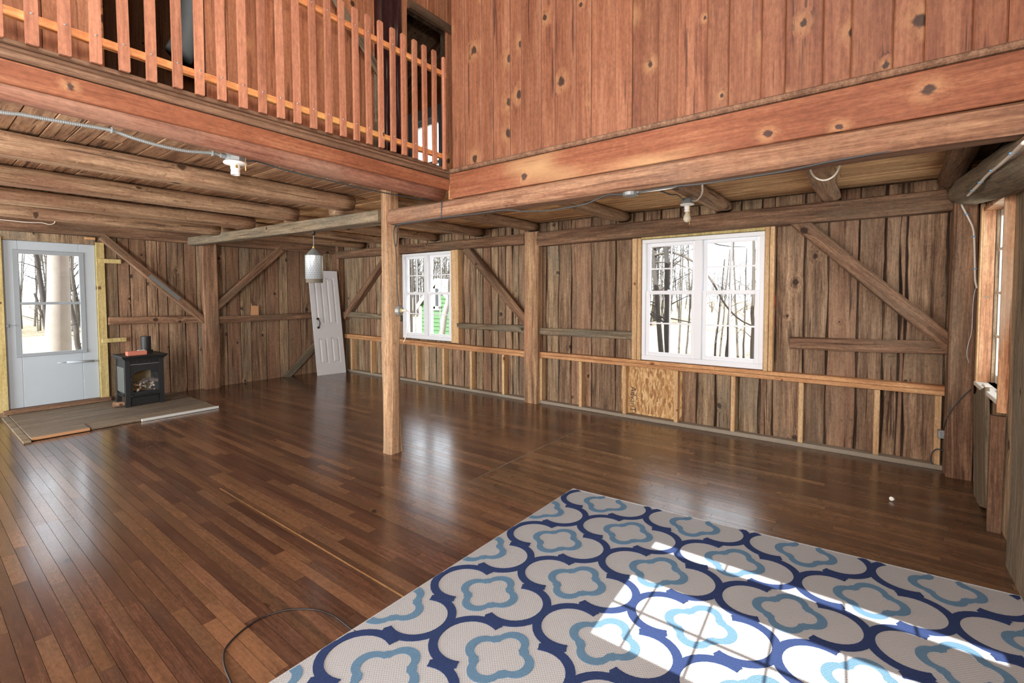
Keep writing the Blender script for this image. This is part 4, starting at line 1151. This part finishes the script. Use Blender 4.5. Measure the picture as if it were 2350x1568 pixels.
tag(MB().tube(spline([onY(557, 320, 2.66), onY(561, 345, 2.70), onY(563, 360, 2.73), onY(563, 376, 2.73), onY(564, 392, 2.73)], 5), 0.003, 5).build('straw_wisp', M['straw']), 'dry straw wisp hanging beside the empty lampholder', 'straw')
d = ray(1577, 472); X2 = 4.10
l2p = Vector(EYE+d*X2/d[0])
l2 = lampholder(l2p, True, 'white porcelain lampholder with a bare bulb under the ceiling')

jb = onX(1447, 444, 2.70)
jbx = empty('junction_box', tuple(jb), label='round galvanised junction box under the hewn beam', cat='junction box')
MB().lathe(jb, [(0.044, 0.022), (0.046, 0.018), (0.046, -0.014), (0.040, -0.018)], 16).build('box', M['galv'], jbx)
for s_ in (-1, 1):
    MB().tube([jb+Vector((0, s_*0.044, 0.004)), jb+Vector((0, s_*0.060, 0.004))], 0.010, 8).build('connector', M['galv'], jbx)
c1 = [onX(x, y, 2.628) for x, y in ((905, 517), (960, 508), (1012, 500), (1090, 491), (1160, 482))]+[onX(x, y, 2.66) for x, y in ((1200, 485), (1250, 484), (1300, 477), (1345, 468), (1393, 448), (1428, 447))]
cable('dark_cable', c1, 0.0045, M['cable'], 'dark cable sagging below the hewn beam towards the junction box')
c2 = [onX(x, y, 2.640) for x, y in ((1466, 441), (1510, 434), (1560, 427), (1620, 421), (1700, 409), (1800, 393), (1900, 372), (2000, 354), (2100, 336), (2200, 320), (2345, 306))]
cable('dark_cable', c2, 0.0045, M['cable'], 'blue grey cable along the bottom edge of the hewn beam right of the junction box')
c3 = [onX(x, y, 2.655) for x, y in ((1468, 441), (1500, 437), (1530, 433), (1552, 428))]
cable('white_cable', c3, 0.006, M['cable_white'], 'short white cable leaving the junction box')
c4 = [onX(1612, 424, 2.70), onX(1612, 440, 2.95), onX(1607, 452, 3.4), onX(1597, 461, 3.9), l2p+Vector((0.03, -0.03, 0.045))]
cable('white_cable', c4, 0.005, M['cable_white'], 'white cable curving down to the bare bulb lampholder')
c5 = [onX(1515, 438, 2.72), onX(1540, 447, 3.1), onX(1553, 447, 3.5), onX(1564, 455, 3.9), l2p+Vector((-0.03, 0.03, 0.045))]
cable('dark_cable', c5, 0.005, M['cable'], 'dark cable running across the log joist to the bare bulb lampholder')
c6 = [onX(1858, 384, 2.75), onX(1866, 402, 2.95), onX(1880, 412, 3.0), onX(1897, 413, 3.0), onX(1915, 403, 2.98), onX(1926, 385, 2.9), onX(1929, 372, 2.75)]
cable('white_cable', c6, 0.005, M['cable_white'], 'loop of white cable hanging round the log joist')
c7 = [onY(x, y, 2.755) for x, y in ((566, 369), (595, 372), (640, 386), (700, 402), (760, 415), (830, 432), (900, 446), (960, 456), (1000, 460))]+[onX(1012, 463, 2.612), onX(1013, 480, 2.612), onX(1012, 500, 2.62)]
cable('dark_cable', c7, 0.0042, M['cable'], 'dark cable along the red log from the lampholder to the beam corner')
yp = 3.335
c8 = [onX(950, 509, 2.628), onX(925, 512, 2.628), onY(910, 516, yp), onY(904, 530, yp), onY(905, 555, yp), onY(908, 570, yp), onY(910, 600, yp), onY(911, 650, yp), onY(914, 690, yp), onY(916, 704, yp)]
cable('dark_cable', c8, 0.0048, M['cable'], 'dark cable running down the freestanding post to the round outlet')
c9 = [onX(945, 510, 2.626), onX(920, 514, 2.63), onY(913, 522, yp), onY(912, 545, yp), onY(909, 566, yp)]
cable('dark_cable', c9, 0.0042, M['cable'], 'second dark cable strand looped at the top of the freestanding post')

op = onY(917, 713, 3.335)
oe = empty('round_outlet', tuple(op), label='round grey outlet box with ivory receptacle on the freestanding post', cat='outlet')
def disc(c, ax, prof, n=20):
    mb = MB().lathe((0, 0, 0), prof, n)
    q = Vector((0, 0, 1)).rotation_difference(Vector(ax).normalized()).to_matrix().to_4x4()
    mb.v = [Vector(c)+q.to_3x3()@v for v in mb.v]
    return mb
axo = Vector((0.35, -1, 0)).normalized()
disc(op, axo, [(0.046, -0.02), (0.046, 0.012), (0.040, 0.018)]).build('box', M['steel_plate'], oe)
disc(op+axo*0.018, axo, [(0.020, 0.0), (0.020, 0.004), (0.016, 0.006)]).build('receptacle', M['receptacle'], oe)
plug = empty('plug_cord', tuple(op+axo*0.03), label='white plug and cord hanging from the round post outlet', cat='cord')
pp = op+axo*0.024
MB().tube([pp, pp+Vector((0.02, -0.035, 0.002))], [0.012, 0.009], 8).build('plug', M['cable_white'], plug)
MB().tube(spline([pp+Vector((0.02, -0.035, 0.002)), pp+Vector((0.05, -0.04, -0.02)), pp+Vector((0.058, -0.03, -0.10)), pp+Vector((0.048, -0.01, -0.20)), pp+Vector((0.03, 0.02, -0.29))], 6), 0.0045, 7).build('cord', M['cable_white'], plug, True)

# pendant lantern of pierced tin
pt = onX(720, 567, 2.69)
pe = empty('pendant_lantern', tuple(pt), label='pierced tin pendant lantern hanging from the grey beam', cat='lamp')
ztop = 2.085
MB().lathe((pt.x, pt.y, 0), [(0.020, ztop+0.01), (0.020, ztop-0.018), (0.008, ztop-0.03)], 14).build('canopy', M['black'], pe)
MB().tube([(pt.x, pt.y, ztop-0.02), (pt.x, pt.y, pt.z-0.012)], 0.0035, 8).build('rod', M['cone'], pe)
MB().lathe((pt.x, pt.y, pt.z), [(0.012, 0.010), (0.014, 0.0), (0.012, -0.012)], 12).build('collar', M['brass'], pe)
R0 = 0.088
MB().lathe((pt.x, pt.y, pt.z-0.010), [(0.010, 0.0), (0.050, -0.040), (R0, -0.082), (R0-0.002, -0.083)], 28).build('cone', M['cone'], pe)
zc0 = pt.z-0.092
mb = MB()
n = 32
for z, r0 in ((zc0, R0), (zc0-0.245, R0), (zc0-0.245, R0-0.002), (zc0, R0-0.002)):
    for k in range(n): mb.v.append(Vector((pt.x+r0*math.cos(2*math.pi*k/n), pt.y+r0*math.sin(2*math.pi*k/n), z)))
for i in range(3):
    for k in range(n): mb.f.append((i*n+k, i*n+(k+1) % n, (i+1)*n+(k+1) % n, (i+1)*n+k))
sh = mb.build('shade', M['tin'], pe, True)
mb = MB()
for row in range(10):
    for k in range(20):
        th = 2*math.pi*(k+0.5*(row % 2))/20
        if math.cos(th) > 0.45: continue
        z = zc0-0.022-row*0.0225
        ax = Vector((math.cos(th), math.sin(th), 0))
        p = Vector((pt.x, pt.y, z))+ax*(R0-0.0005)
        q = disc(p, ax, [(0.0032, 0.0), (0.0030, 0.0012)], 6)
        mb.add(q.v, q.f)
ho = mb.build('pierced_hole', M['hole'], sh); ho['kind'] = 'stuff'
mb = MB().lathe((pt.x, pt.y, zc0), [(R0-0.004, -0.02), (R0-0.004, -0.285), (R0-0.006, -0.285), (R0-0.006, -0.02)], 28)
mb.build('inner_sleeve', M['inner'], pe)

# white stapled cable and outlet at the corner post
c10 = [onY(2352, 326, -0.36), onY(2325, 352, -0.40), onY(2292, 381, -0.42), onY(2266, 402, -0.43), onY(2246, 424, -0.435), onY(2228, 442, -0.445), onX(2212, 457, 4.87), onX(2207, 470, 4.885), onX(2222, 500, 4.885), onX(2234, 530, 4.885), onX(2237, 590, 4.885), onX(2238, 640, 4.885), onX(2242, 662, 4.885)]
cb_ = cable('white_cable', c10, 0.0065, M['cable_white'], 'white stapled cable running down the corner post from the thick grey log')
sppts = spline(c10, 8)
for i in (8, 20, 30, 38, 46, 62, 74, 84):
    p = sppts[min(i, len(sppts)-1)]
    MB().bbox(p.x-0.008, p.x+0.004, p.y-0.011, p.y+0.011, p.z-0.004, p.z+0.004, 0.002).build('staple', M['clip'], cb_)
c11 = [onX(2239, 660, 4.888), onX(2234, 690, 4.888), onX(2230, 760, 4.888), onX(2222, 790, 4.888), onX(2219, 815, 4.888), onX(2224, 834, 4.888)]
cable('thin_cable', c11, 0.0035, M['steel_plate'], 'thin grey wire continuing down the corner post below the white cable', k=6)
c12 = [onX(2229, 893, 4.888), onX(2205, 915, 4.888), onX(2185, 940, 4.888), onX(2170, 968, 4.93), onX(2166, 986, 5.03)]
cable('thin_cable', c12, 0.004, M['cable'], 'dark wire curving into the small outlet box at the corner post', k=6)
oc = onX(2163, 997, 5.035)
ob = empty('outlet_box', tuple(oc), label='small grey outlet box on the last pine stud by the corner post', cat='outlet')
MB().bbox(oc.x-0.02, oc.x+0.024, oc.y-0.026, oc.y+0.030, oc.z-0.032, oc.z+0.034, 0.004).build('box', M['steel_plate'], ob)
MB().bbox(oc.x-0.026, oc.x-0.019, oc.y-0.014, oc.y+0.016, oc.z-0.022, oc.z+0.022, 0.003).build('face_plate', M['galv'], ob)
c13 = [oc+Vector((-0.03, -0.008, -0.008)), onX(2176, 1008, 4.98), onX(2176, 1026, 4.98), onX(2166, 1034, 5.0), onX(2150, 1031, 5.03), onX(2139, 1040, 5.04), onX(2136, 1055, 5.04), onX(2142, 1066, 5.045)]
cable('dark_cable', c13, 0.005, M['cable'], 'short dark cord looping below the small outlet box', k=6)
cable('red_string', [onX(1777, 667, 5.12), onX(1779, 690, 5.12), onX(1776, 715, 5.12), onX(1777, 740, 5.12), onX(1775, 757, 5.12)], 0.004, M['string'], 'red string hanging beside the larger window', 'string', 5)
cable('white_cable', [onY(-60, 500, 7.94), onY(0, 504, 7.94), onY(60, 510, 7.94), onY(95, 511, 7.94), onY(112, 515, 7.94), onY(124, 513, 7.94), onY(127, 507, 7.94)], 0.006, M['cable_white'], 'white cable end on the top plate above the storm door', k=5)
flo = [onZ(*p, 0.004) for p in ((815, 1450), (786, 1428), (760, 1411), (725, 1400), (690, 1398), (650, 1402), (605, 1416), (570, 1437), (540, 1462), (518, 1488), (513, 1510), (517, 1535), (528, 1562), (540, 1590))]
flo = [flo[0]+Vector((0.02, -0.05, 0))]+flo
cable('loose_cable', flo, 0.0038, M['black'], 'thin black cord curving over the bare floor to the rug', 'cord', 6)
wp = onZ(2047, 1150)
fp = empty('floor_plug', tuple(wp), label='small white plug lying on the floor near the corner post', cat='plug')
disc(wp+Vector((0, 0, 0.014)), (-0.7, 0.3, 0.3), [(0.013, -0.012), (0.014, 0.010), (0.010, 0.012)], 12).build('body', M['porcelain'], fp)
tag(MB().prism([(0, 0), (0.12, 0), (0.12, 0.17), (0.10, 0.155), (0.06, 0.165), (0.02, 0.16), (0.01, 0.21)], lambda u, v, d: (3.49+u, d, 1.09+v), 7.975, 7.99).build('wood_splint', M['splinter']), 'torn piece of bare wood standing on the rail of the door wall', 'offcut')

# ------------------------------------------------------------------ rug
def rug():
    O = np.array([2.872, 1.397]); U = np.array([-0.3005, 0.004]); V = np.array([0.0245, -0.2875])   # half cells away from the wall, towards the near wall
    cen = lambda i, j: O+U*i+V*j
    root = empty('area_rug', (1.9, 0.55, 0), label='cream area rug with a navy trellis pattern in the sunlight', cat='rug')
    # outline in lattice coordinates
    edge_left = -1.03; edge_right = 6.93; edge_top = -0.36; edge_bot = 9.6
    Z = 0.007
    grid = []
    nu, nv = 26, 20
    vs, fs = [], []
    def bulge(u, v):
        p = cen(u, v); return p
    for i in range(nu+1):
        for j in range(nv+1):
            u = edge_top+(edge_bot-edge_top)*i/nu; v = edge_left+(edge_right-edge_left)*j/nv
            p = bulge(u, v); vs.append((p[0], p[1], Z))
    k = len(vs)
    vs += [(x, y, 0.001) for x, y, z in vs]
    W = nv+1
    for i in range(nu):
        for j in range(nv):
            fs.append((i*W+j, i*W+j+1, (i+1)*W+j+1, (i+1)*W+j))
    for i in range(nu):
        fs.append((i*W, (i+1)*W, k+(i+1)*W, k+i*W)); fs.append((i*W+nv, k+i*W+nv, k+(i+1)*W+nv, (i+1)*W+nv))
    for j in range(nv):
        fs.append((j, k+j, k+j+1, j+1)); fs.append((nu*W+j, nu*W+j+1, k+nu*W+j+1, k+nu*W+j))
    mesh_obj('woven_ground', vs, fs, M['rug'], root)
    # bound edge
    mb = MB()
    cs_ = [cen(edge_top, edge_left), cen(edge_bot, edge_left)], [cen(edge_top, edge_left), cen(edge_top, edge_right)], [cen(edge_top, edge_right), cen(edge_bot, edge_right)]
    for a, b in cs_:
        mb.tube([(a[0], a[1], 0.006), (b[0], b[1], 0.006)], 0.0045, 6)
    mb.build('bound_edge', M['rug'], root)
    # a quarter of the trellis line in cell units (p along V, q along U): from the round lobe at (1,0) to the pinch at (0,1)
    r = 0.47
    half = []
    for t in range(0, 11):
        th = math.radians(108*t/10)
        half.append((1-r+r*math.cos(th), r*math.sin(th)*0.98))
    tip = half[-1]
    half2 = [(1-p, 1-q) for p, q in half][::-1]
    line = half+half2
    def clampf(q): return (min(max(q[0], edge_left), edge_right), min(max(q[1], edge_top), edge_bot))
    def inside(p): return edge_top <= p[1] <= edge_bot and edge_left <= p[0] <= edge_right
    def strip(mb, A_, B_, keep, z0, z1):
        prev = False
        for a, b, kp in zip(A_, B_, keep):
            if not kp: prev = False; continue
            A, B = cen(*clampf(a)[::-1]), cen(*clampf(b)[::-1])
            n = len(mb.v)
            mb.v += [Vector((A[0], A[1], z0)), Vector((A[0], A[1], z1)), Vector((B[0], B[1], z1)), Vector((B[0], B[1], z0))]
            if prev:
                for q in range(3): mb.f.append((n-4+q, n-3+q, n+1+q, n+q))
            prev = True
    def ribbon(mb, pts, w, ext, z1):
        P = [np.array(p, float) for p in pts]
        d0 = (P[0]-P[1])/np.hypot(*(P[0]-P[1])); d1 = (P[-1]-P[-2])/np.hypot(*(P[-1]-P[-2]))
        P = [P[0]+d0*ext[0]]+P+[P[-1]+d1*ext[1]]
        D = []
        for a, b in zip(P[:-1], P[1:]):
            for t in (0, 0.34, 0.67): D.append(a+(b-a)*t)
        D.append(P[-1])
        A_, B_ = [], []
        for i in range(len(D)):
            d = D[min(i+1, len(D)-1)]-D[max(i-1, 0)]
            d = d/max(1e-9, np.hypot(*d)); n = np.array([-d[1], d[0]])
            A_.append(D[i]+n*w); B_.append(D[i]-n*w)
        strip(mb, A_, B_, [inside(p) for p in D], Z+0.0002, z1)
    ci = range(-2, 12); cj = range(-3, 9)
    mb = MB()
    bw = 0.063
    for i in ci:
        for j in cj:
            if (i+j) % 2: continue
            for sp_ in (1, -1):
                f = lambda L_: [(j+sp_*p, i+q) for p, q in L_]
                dz = 0.0004 if sp_ < 0 else 0.0
                ribbon(mb, f(half), bw, (0.02, 0.05), Z+0.0030+dz)
                ribbon(mb, f([half[-1], half2[0]]), bw*0.9, (0.055, 0.055), Z+0.0040)
                ribbon(mb, f(half2), bw, (0.05, 0.02), Z+0.0022+dz)
    tb = mb.build('trellis_band', M['navy'], root); tb['kind'] = 'stuff'
    # light blue medallions
    NA = 120
    def rad(th):
        ph = (th+math.pi/4) % (math.pi/2)-math.pi/4
        r0 = 0.245*math.cos(ph)+math.sqrt(max(0, 0.193**2-(0.245*math.sin(ph))**2))
        e_ = math.pi/4-abs(ph)
        return r0+0.07*max(0, 1-e_/math.radians(8))
    for i in ci:
        for j in cj:
            if (i+j) % 2: continue
            if not (edge_left-0.5 < j < edge_right+0.5 and edge_top-0.5 < i < edge_bot+0.5): continue
            A_, B_, K_ = [], [], []
            for k_ in range(NA+1):
                th = 2*math.pi*k_/NA
                r_ = rad(th)
                c_, s_ = math.cos(th), math.sin(th)
                A_.append((j+(r_+0.064)*c_, i+(r_+0.064)*s_)); B_.append((j+(r_-0.064)*c_, i+(r_-0.064)*s_)); K_.append(inside((j+r_*c_, i+r_*s_)))
            mb = MB()
            strip(mb, A_, B_, K_, Z+0.0002, Z+0.0022)
            if mb.v: mb.build('medallion', M['sky_blue'], root)
rug()

# ------------------------------------------------------------------ outdoors
gnd = MB().add([(PLB+0.12, -60, -0.45), (140, -60, -0.9), (140, 140, -0.9), (PLB+0.12, 140, -0.45), (-60, YA+0.13, -0.25), (PLB+0.12, YA+0.13, -0.45), (PLB+0.12, 140, -0.45), (-60, 140, -0.25)], [(0, 1, 2, 3), (4, 5, 6, 7)]).build('ground', M['ground'])
tag(gnd, **STRUCT)

def tree(base, top, r0, r1, mat, label, nb=8, seed=0, blen=1.5, cat='tree', crook=0.15, low=0.25):
    r = random.Random(seed)
    b, t = Vector(base), Vector(top)
    e = empty('tree', tuple(b), label=label, cat=cat, group=None)
    pts = []
    for i in range(13):
        k = i/12
        p = b.lerp(t, k)+Vector((r.uniform(-1, 1), r.uniform(-1, 1), 0))*min(crook*r0*2, 0.05)*(1 if 0 < i < 12 else 0)
        pts.append(p)
    sp_ = spline(pts, 3)
    rs = [r0+(r1-r0)*i/(len(sp_)-1)+(r0*0.3*max(0, 1-i/3.0)) for i in range(len(sp_))]
    rs = [q*(1+0.10*noise.noise(Vector((i*0.25, seed, 0)))*min(1.0, 0.06/r0)) for i, q in enumerate(rs)]
    MB().tube(sp_, rs, 12).build('trunk', mat, e, True)
    mb = MB()
    for i in range(nb):
        k = r.uniform(low, 0.97)
        p = b.lerp(t, k)
        a = r.uniform(0, 2*math.pi)
        d = Vector((math.cos(a), math.sin(a), r.uniform(0.1, 0.7))).normalized()
        L = blen*r.uniform(0.5, 1.2)
        q = [p, p+d*L*0.5+Vector((0, 0, L*0.05)), p+d*L+Vector((0, 0, r.uniform(-0.1, 0.25)*L))]
        rb = max(0.006, (r0+(r1-r0)*k)*0.28)
        mb.tube(spline(q, 3), [rb*(1-0.8*s/6) for s in range(7)], 5)
        for j in range(4):
            s0 = q[0].lerp(q[2], r.uniform(0.3, 0.95))
            d2 = (d+Vector((r.uniform(-1, 1), r.uniform(-1, 1), r.uniform(-0.3, 0.9)))*0.8).normalized()
            mb.tube([s0, s0+d2*L*r.uniform(0.2, 0.5)], [rb*0.4, rb*0.12], 4)
    if mb.v: mb.build('branch', mat, e)
    return e

def ptree(x0, y0, x1, y1, dist, axis, w, mat, label, **k):
    """a tree whose foot and upper trunk are seen at two pixels, standing at a given distance"""
    f = onX if axis == 'X' else onY
    b, t = f(x0, y0, dist), f(x1, y1, dist)
    d_ = (Vector(EYE)-b).length
    r = w*d_/FPX/2
    up = (t-b)
    b2 = b-up*((b.z+0.6)/up.z if up.z else 0)*1.0 if b.z > -0.5 else b
    t2 = b+up*1.9
    return tree(b2, t2, r, r*0.55, mat, label, **k)

# beyond the storm door
ptree(134, 812, 134, 600, 12.5, 'Y', 37, M['bark_pale'], 'stout pale trunk straight outside the storm door', seed=1, nb=0, crook=0.01)
ptree(111, 745, 82, 590, 14.5, 'Y', 9, M['bark_dark'], 'thin dark leaning trunk left of the stout pale trunk', seed=2, nb=7, blen=1.0)
ptree(170, 742, 152, 660, 15.5, 'Y', 9, M['bark'], 'grey leaning trunk right of the stout pale trunk', seed=3, nb=7, blen=1.0)
ptree(98, 730, 88, 700, 17.5, 'Y', 6, M['bark'], 'slender trunk seen low through the storm door glass', seed=4, nb=6, blen=1.2)
ptree(172, 705, 165, 620, 18.5, 'Y', 5, M['bark_tan'], 'slender twiggy tree at the far side of the storm door glass', seed=5, nb=12, blen=1.5)
# beyond the smaller window
ptree(1014, 775, 1036, 640, 8.5, 'X', 16, M['bark_pale'], 'leaning pale trunk in front of the green shed', seed=6, nb=2, blen=0.8, low=0.7)
ptree(944, 760, 946, 600, 13.0, 'X', 5, M['bark'], 'slim trunk left of the green shed', seed=7, nb=7, blen=0.8)
ptree(955, 750, 954, 600, 16.0, 'X', 3, M['bark_tan'], 'very slim trunk next to the corner of the green shed', seed=8, nb=7, blen=0.9)
ptree(1010, 650, 1012, 590, 24.0, 'X', 4, M['bark'], 'bare tree rising behind the green shed roof', seed=9, nb=12, blen=1.6)
ptree(1022, 650, 1024, 590, 26.0, 'X', 4, M['bark_tan'], 'tan bare tree behind the right slope of the shed roof', seed=10, nb=12, blen=1.6)
# beyond the larger window
tr_a = ptree(1517, 805, 1500, 570, 10.5, 'X', 12, M['bark'], 'grey trunk at the outer edge of the larger window', seed=11, nb=12, blen=1.3)
ptree(1532, 800, 1531, 560, 10.0, 'X', 14, M['bark_dark'], 'thick dark trunk behind the first sash of the larger window', seed=12, nb=12, blen=1.4)
ptree(1558, 812, 1568, 560, 14.0, 'X', 4, M['bark_tan'], 'slim sapling near the middle post of the larger window', seed=13, nb=10, blen=1.0)
ptree(1575, 812, 1584, 700, 15.0, 'X', 4, M['bark'], 'slim twin sapling beside the middle post of the larger window', seed=14, nb=8, blen=1.0)
ptree(1640, 815, 1652, 700, 12.0, 'X', 5, M['bark'], 'first sapling from the mullion in the second sash', seed=15, nb=8, blen=0.8)
ptree(1652, 818, 1664, 690, 13.0, 'X', 4, M['bark_tan'], 'second sapling from the mullion in the second sash', seed=16, nb=8, blen=0.8)
ptree(1668, 822, 1678, 640, 11.5, 'X', 8, M['bark'], 'slanting trunk behind the glazing bar of the second sash', seed=17, nb=9, blen=1.0)
ptree(1693, 822, 1688, 690, 13.5, 'X', 5, M['bark_tan'], 'sapling leaning the other way in the second sash', seed=18, nb=8, blen=0.8)
ptree(1706, 822, 1710, 690, 15.0, 'X', 4, M['bark'], 'straight sapling in the right half of the second sash', seed=19, nb=8, blen=0.8)
ptree(1727, 822, 1729, 640, 11.0, 'X', 9, M['bark_tan'], 'mottled trunk at the far edge of the second sash', seed=20, nb=8, blen=0.9)
# long boughs crossing the larger window
for pix, r0_ in ((((1503, 586), (1522, 581), (1545, 580), (1590, 600), (1630, 640), (1665, 700), (1700, 735), (1745, 755)), 0.036), (((1505, 602), (1540, 603), (1570, 612), (1595, 624)), 0.022), (((1513, 728), (1550, 733), (1592, 742)), 0.020)):
    sp_ = spline([onX(x, y, 10.45) for x, y in pix], 5)
    MB().tube(sp_, [r0_*(1-0.6*i/len(sp_)) for i in range(len(sp_))], 6).build('bough', M['bark_tan'], tr_a, True)
sp_ = spline([onX(x, y, 10.45) for x, y in ((1500, 570), (1560, 560), (1625, 556), (1650, 562), (1680, 566), (1712, 567))], 4)
MB().tube(sp_, [0.026*(1-0.7*i/len(sp_)) for i in range(len(sp_))], 6).build('bough', M['bark_dark'], tr_a, True)
# far wooded ridge
def ridge():
    r = random.Random(31)
    mb = MB()
    for i in range(1500):
        y = r.uniform(-25, 90); x = r.uniform(52, 66)
        h = r.uniform(1.5, 4.2)+1.6*noise.noise(Vector((y*0.12, 1, 0)))
        z = -0.8+max(0, (x-52)*0.22)
        w = r.uniform(0.02, 0.06)
        p = Vector((x, y, z))
        q = p+Vector((r.uniform(-.3, .3), r.uniform(-0.4, 0.4), h))
        mb.tube([p, q], [w, w*0.3], 4)
        for j in range(4):
            s0 = p.lerp(q, r.uniform(0.4, 0.95))
            mb.tube([s0, s0+Vector((r.uniform(-.4, .4), r.uniform(-.9, .9), r.uniform(0.1, 0.8)))], [w*0.5, w*0.2], 3)
    return mb.build('treeline', M['bark_tan'])
tag(ridge(), 'pale wooded ridge far beyond the larger window', 'trees', None, 'stuff')
def thicket():
    r = random.Random(37)
    mb = MB()
    for i in range(520):
        y = r.uniform(9, 46); x = r.uniform(26, 34)
        h = r.uniform(5, 11); w = r.uniform(0.03, 0.10)
        p = Vector((x, y, -0.7)); q = p+Vector((r.uniform(-.6, .6), r.uniform(-0.8, 0.8), h))
        mb.tube([p, q], [w, w*0.25], 4)
        for j in range(7):
            s0 = p.lerp(q, r.uniform(0.25, 0.95))
            mb.tube([s0, s0+Vector((r.uniform(-.8, .8), r.uniform(-1.5, 1.5), r.uniform(0.2, 1.6)))], [w*0.45, w*0.15], 3)
    for i in range(260):
        x = r.uniform(-8, 16); y = r.uniform(30, 42)
        h = r.uniform(5, 11); w = r.uniform(0.03, 0.09)
        p = Vector((x, y, -0.3)); q = p+Vector((r.uniform(-.8, .8), r.uniform(-0.6, 0.6), h))
        mb.tube([p, q], [w, w*0.25], 4)
        for j in range(6):
            s0 = p.lerp(q, r.uniform(0.25, 0.95))
            mb.tube([s0, s0+Vector((r.uniform(-1.5, 1.5), r.uniform(-.8, .8), r.uniform(0.2, 1.6)))], [w*0.45, w*0.15], 3)
    return mb.build('thicket', M['bark_tan'])
tag(thicket(), 'bare tan thicket of trees behind the green shed', 'trees', None, 'stuff')

# green shed
def shed():
    X0 = 12.5
    f = lambda x, y: onX(x, y, X0)
    pk = f(1003.5, 640); el = f(960, 702)
    yc_, yl = pk.y, el.y
    hw = yl-yc_
    yr = yc_-hw
    ze, zp = el.z, pk.z
    e = empty('green_shed', (X0, yc_, -0.6), label='green clapboard shed with a white roof outside the smaller window', cat='shed')
    D = 4.5
    w = hw-0.10
    MB().add([(X0, yc_-w, -0.6), (X0, yc_+w, -0.6), (X0, yc_+w, ze), (X0, yc_, zp-0.06), (X0, yc_-w, ze), (X0+D, yc_-w, -0.6), (X0+D, yc_+w, -0.6), (X0+D, yc_+w, ze), (X0+D, yc_, zp-0.06), (X0+D, yc_-w, ze)],
             [(0, 4, 3, 2, 1), (5, 6, 7, 8, 9), (0, 5, 9, 4), (1, 2, 7, 6)]).build('body', M['green'], e)
    z = -0.55
    i = 0
    while z < zp-0.3:
        ww = w if z < ze-0.02 else w*(zp-z)/(zp-ze)
        MB().add([(X0-0.004, yc_-ww, z+0.15), (X0-0.004, yc_+ww, z+0.15), (X0-0.03, yc_+ww, z), (X0-0.03, yc_-ww, z), (X0, yc_+ww, z), (X0, yc_-ww, z)], [(0, 3, 2, 1), (3, 5, 4, 2)]).build('clapboard', M['green'], e)
        z += 0.15
    for s_ in (1, -1):
        n_ = Vector((0, s_*hw, ze-zp)).normalized()
        a0 = Vector((X0-0.12, yc_, zp)); a1 = Vector((X0-0.12, yc_+s_*(hw+0.02), ze-0.02))
        b0, b1 = a0+Vector((D+0.24, 0, 0)), a1+Vector((D+0.24, 0, 0))
        th = Vector((0, 0, -0.07))
        MB().add([a0, a1, b1, b0, a0+th, a1+th, b1+th, b0+th], [(0, 1, 2, 3), (7, 6, 5, 4), (0, 4, 5, 1), (1, 5, 6, 2), (2, 6, 7, 3)]).build('roof_slope', M['white_ext'], e)
        MB().add([a0+Vector((-0.02, 0, 0)), a1+Vector((-0.02, 0, 0)), a1+Vector((-0.02, 0, -0.17)), a0+Vector((-0.02, 0, -0.20)), a0+Vector((0.02, 0, 0)), a1+Vector((0.02, 0, 0)), a1+Vector((0.02, 0, -0.17)), a0+Vector((0.02, 0, -0.20))],
                 [(0, 3, 2, 1), (4, 5, 6, 7), (3, 7, 6, 2), (0, 1, 5, 4)]).build('barge_board', M['white_ext'], e)
        MB().box(X0-0.045, X0+0.02, yc_+s_*(w-0.06)-0.06, yc_+s_*(w-0.06)+0.06, -0.6, ze).build('corner_board', M['white_ext'], e)
    wa, wb = f(997, 709), f(1013, 655)
    y1_, y0_ = wa.y, wb.y
    wf = MB().box(X0-0.06, X0-0.01, y0_, y1_, wa.z-0.05, wa.z+0.10).box(X0-0.06, X0-0.01, y0_, y1_, wb.z-0.12, wb.z).box(X0-0.06, X0-0.01, y0_, y0_+0.10, wa.z, wb.z).box(X0-0.06, X0-0.01, y1_-0.10, y1_, wa.z, wb.z).build('window', M['white_ext'], e)
    MB().box(X0-0.04, X0-0.02, y0_+0.1, y1_-0.1, wa.z+0.1, wb.z-0.12).build('pane', M['hole'], wf)
shed()
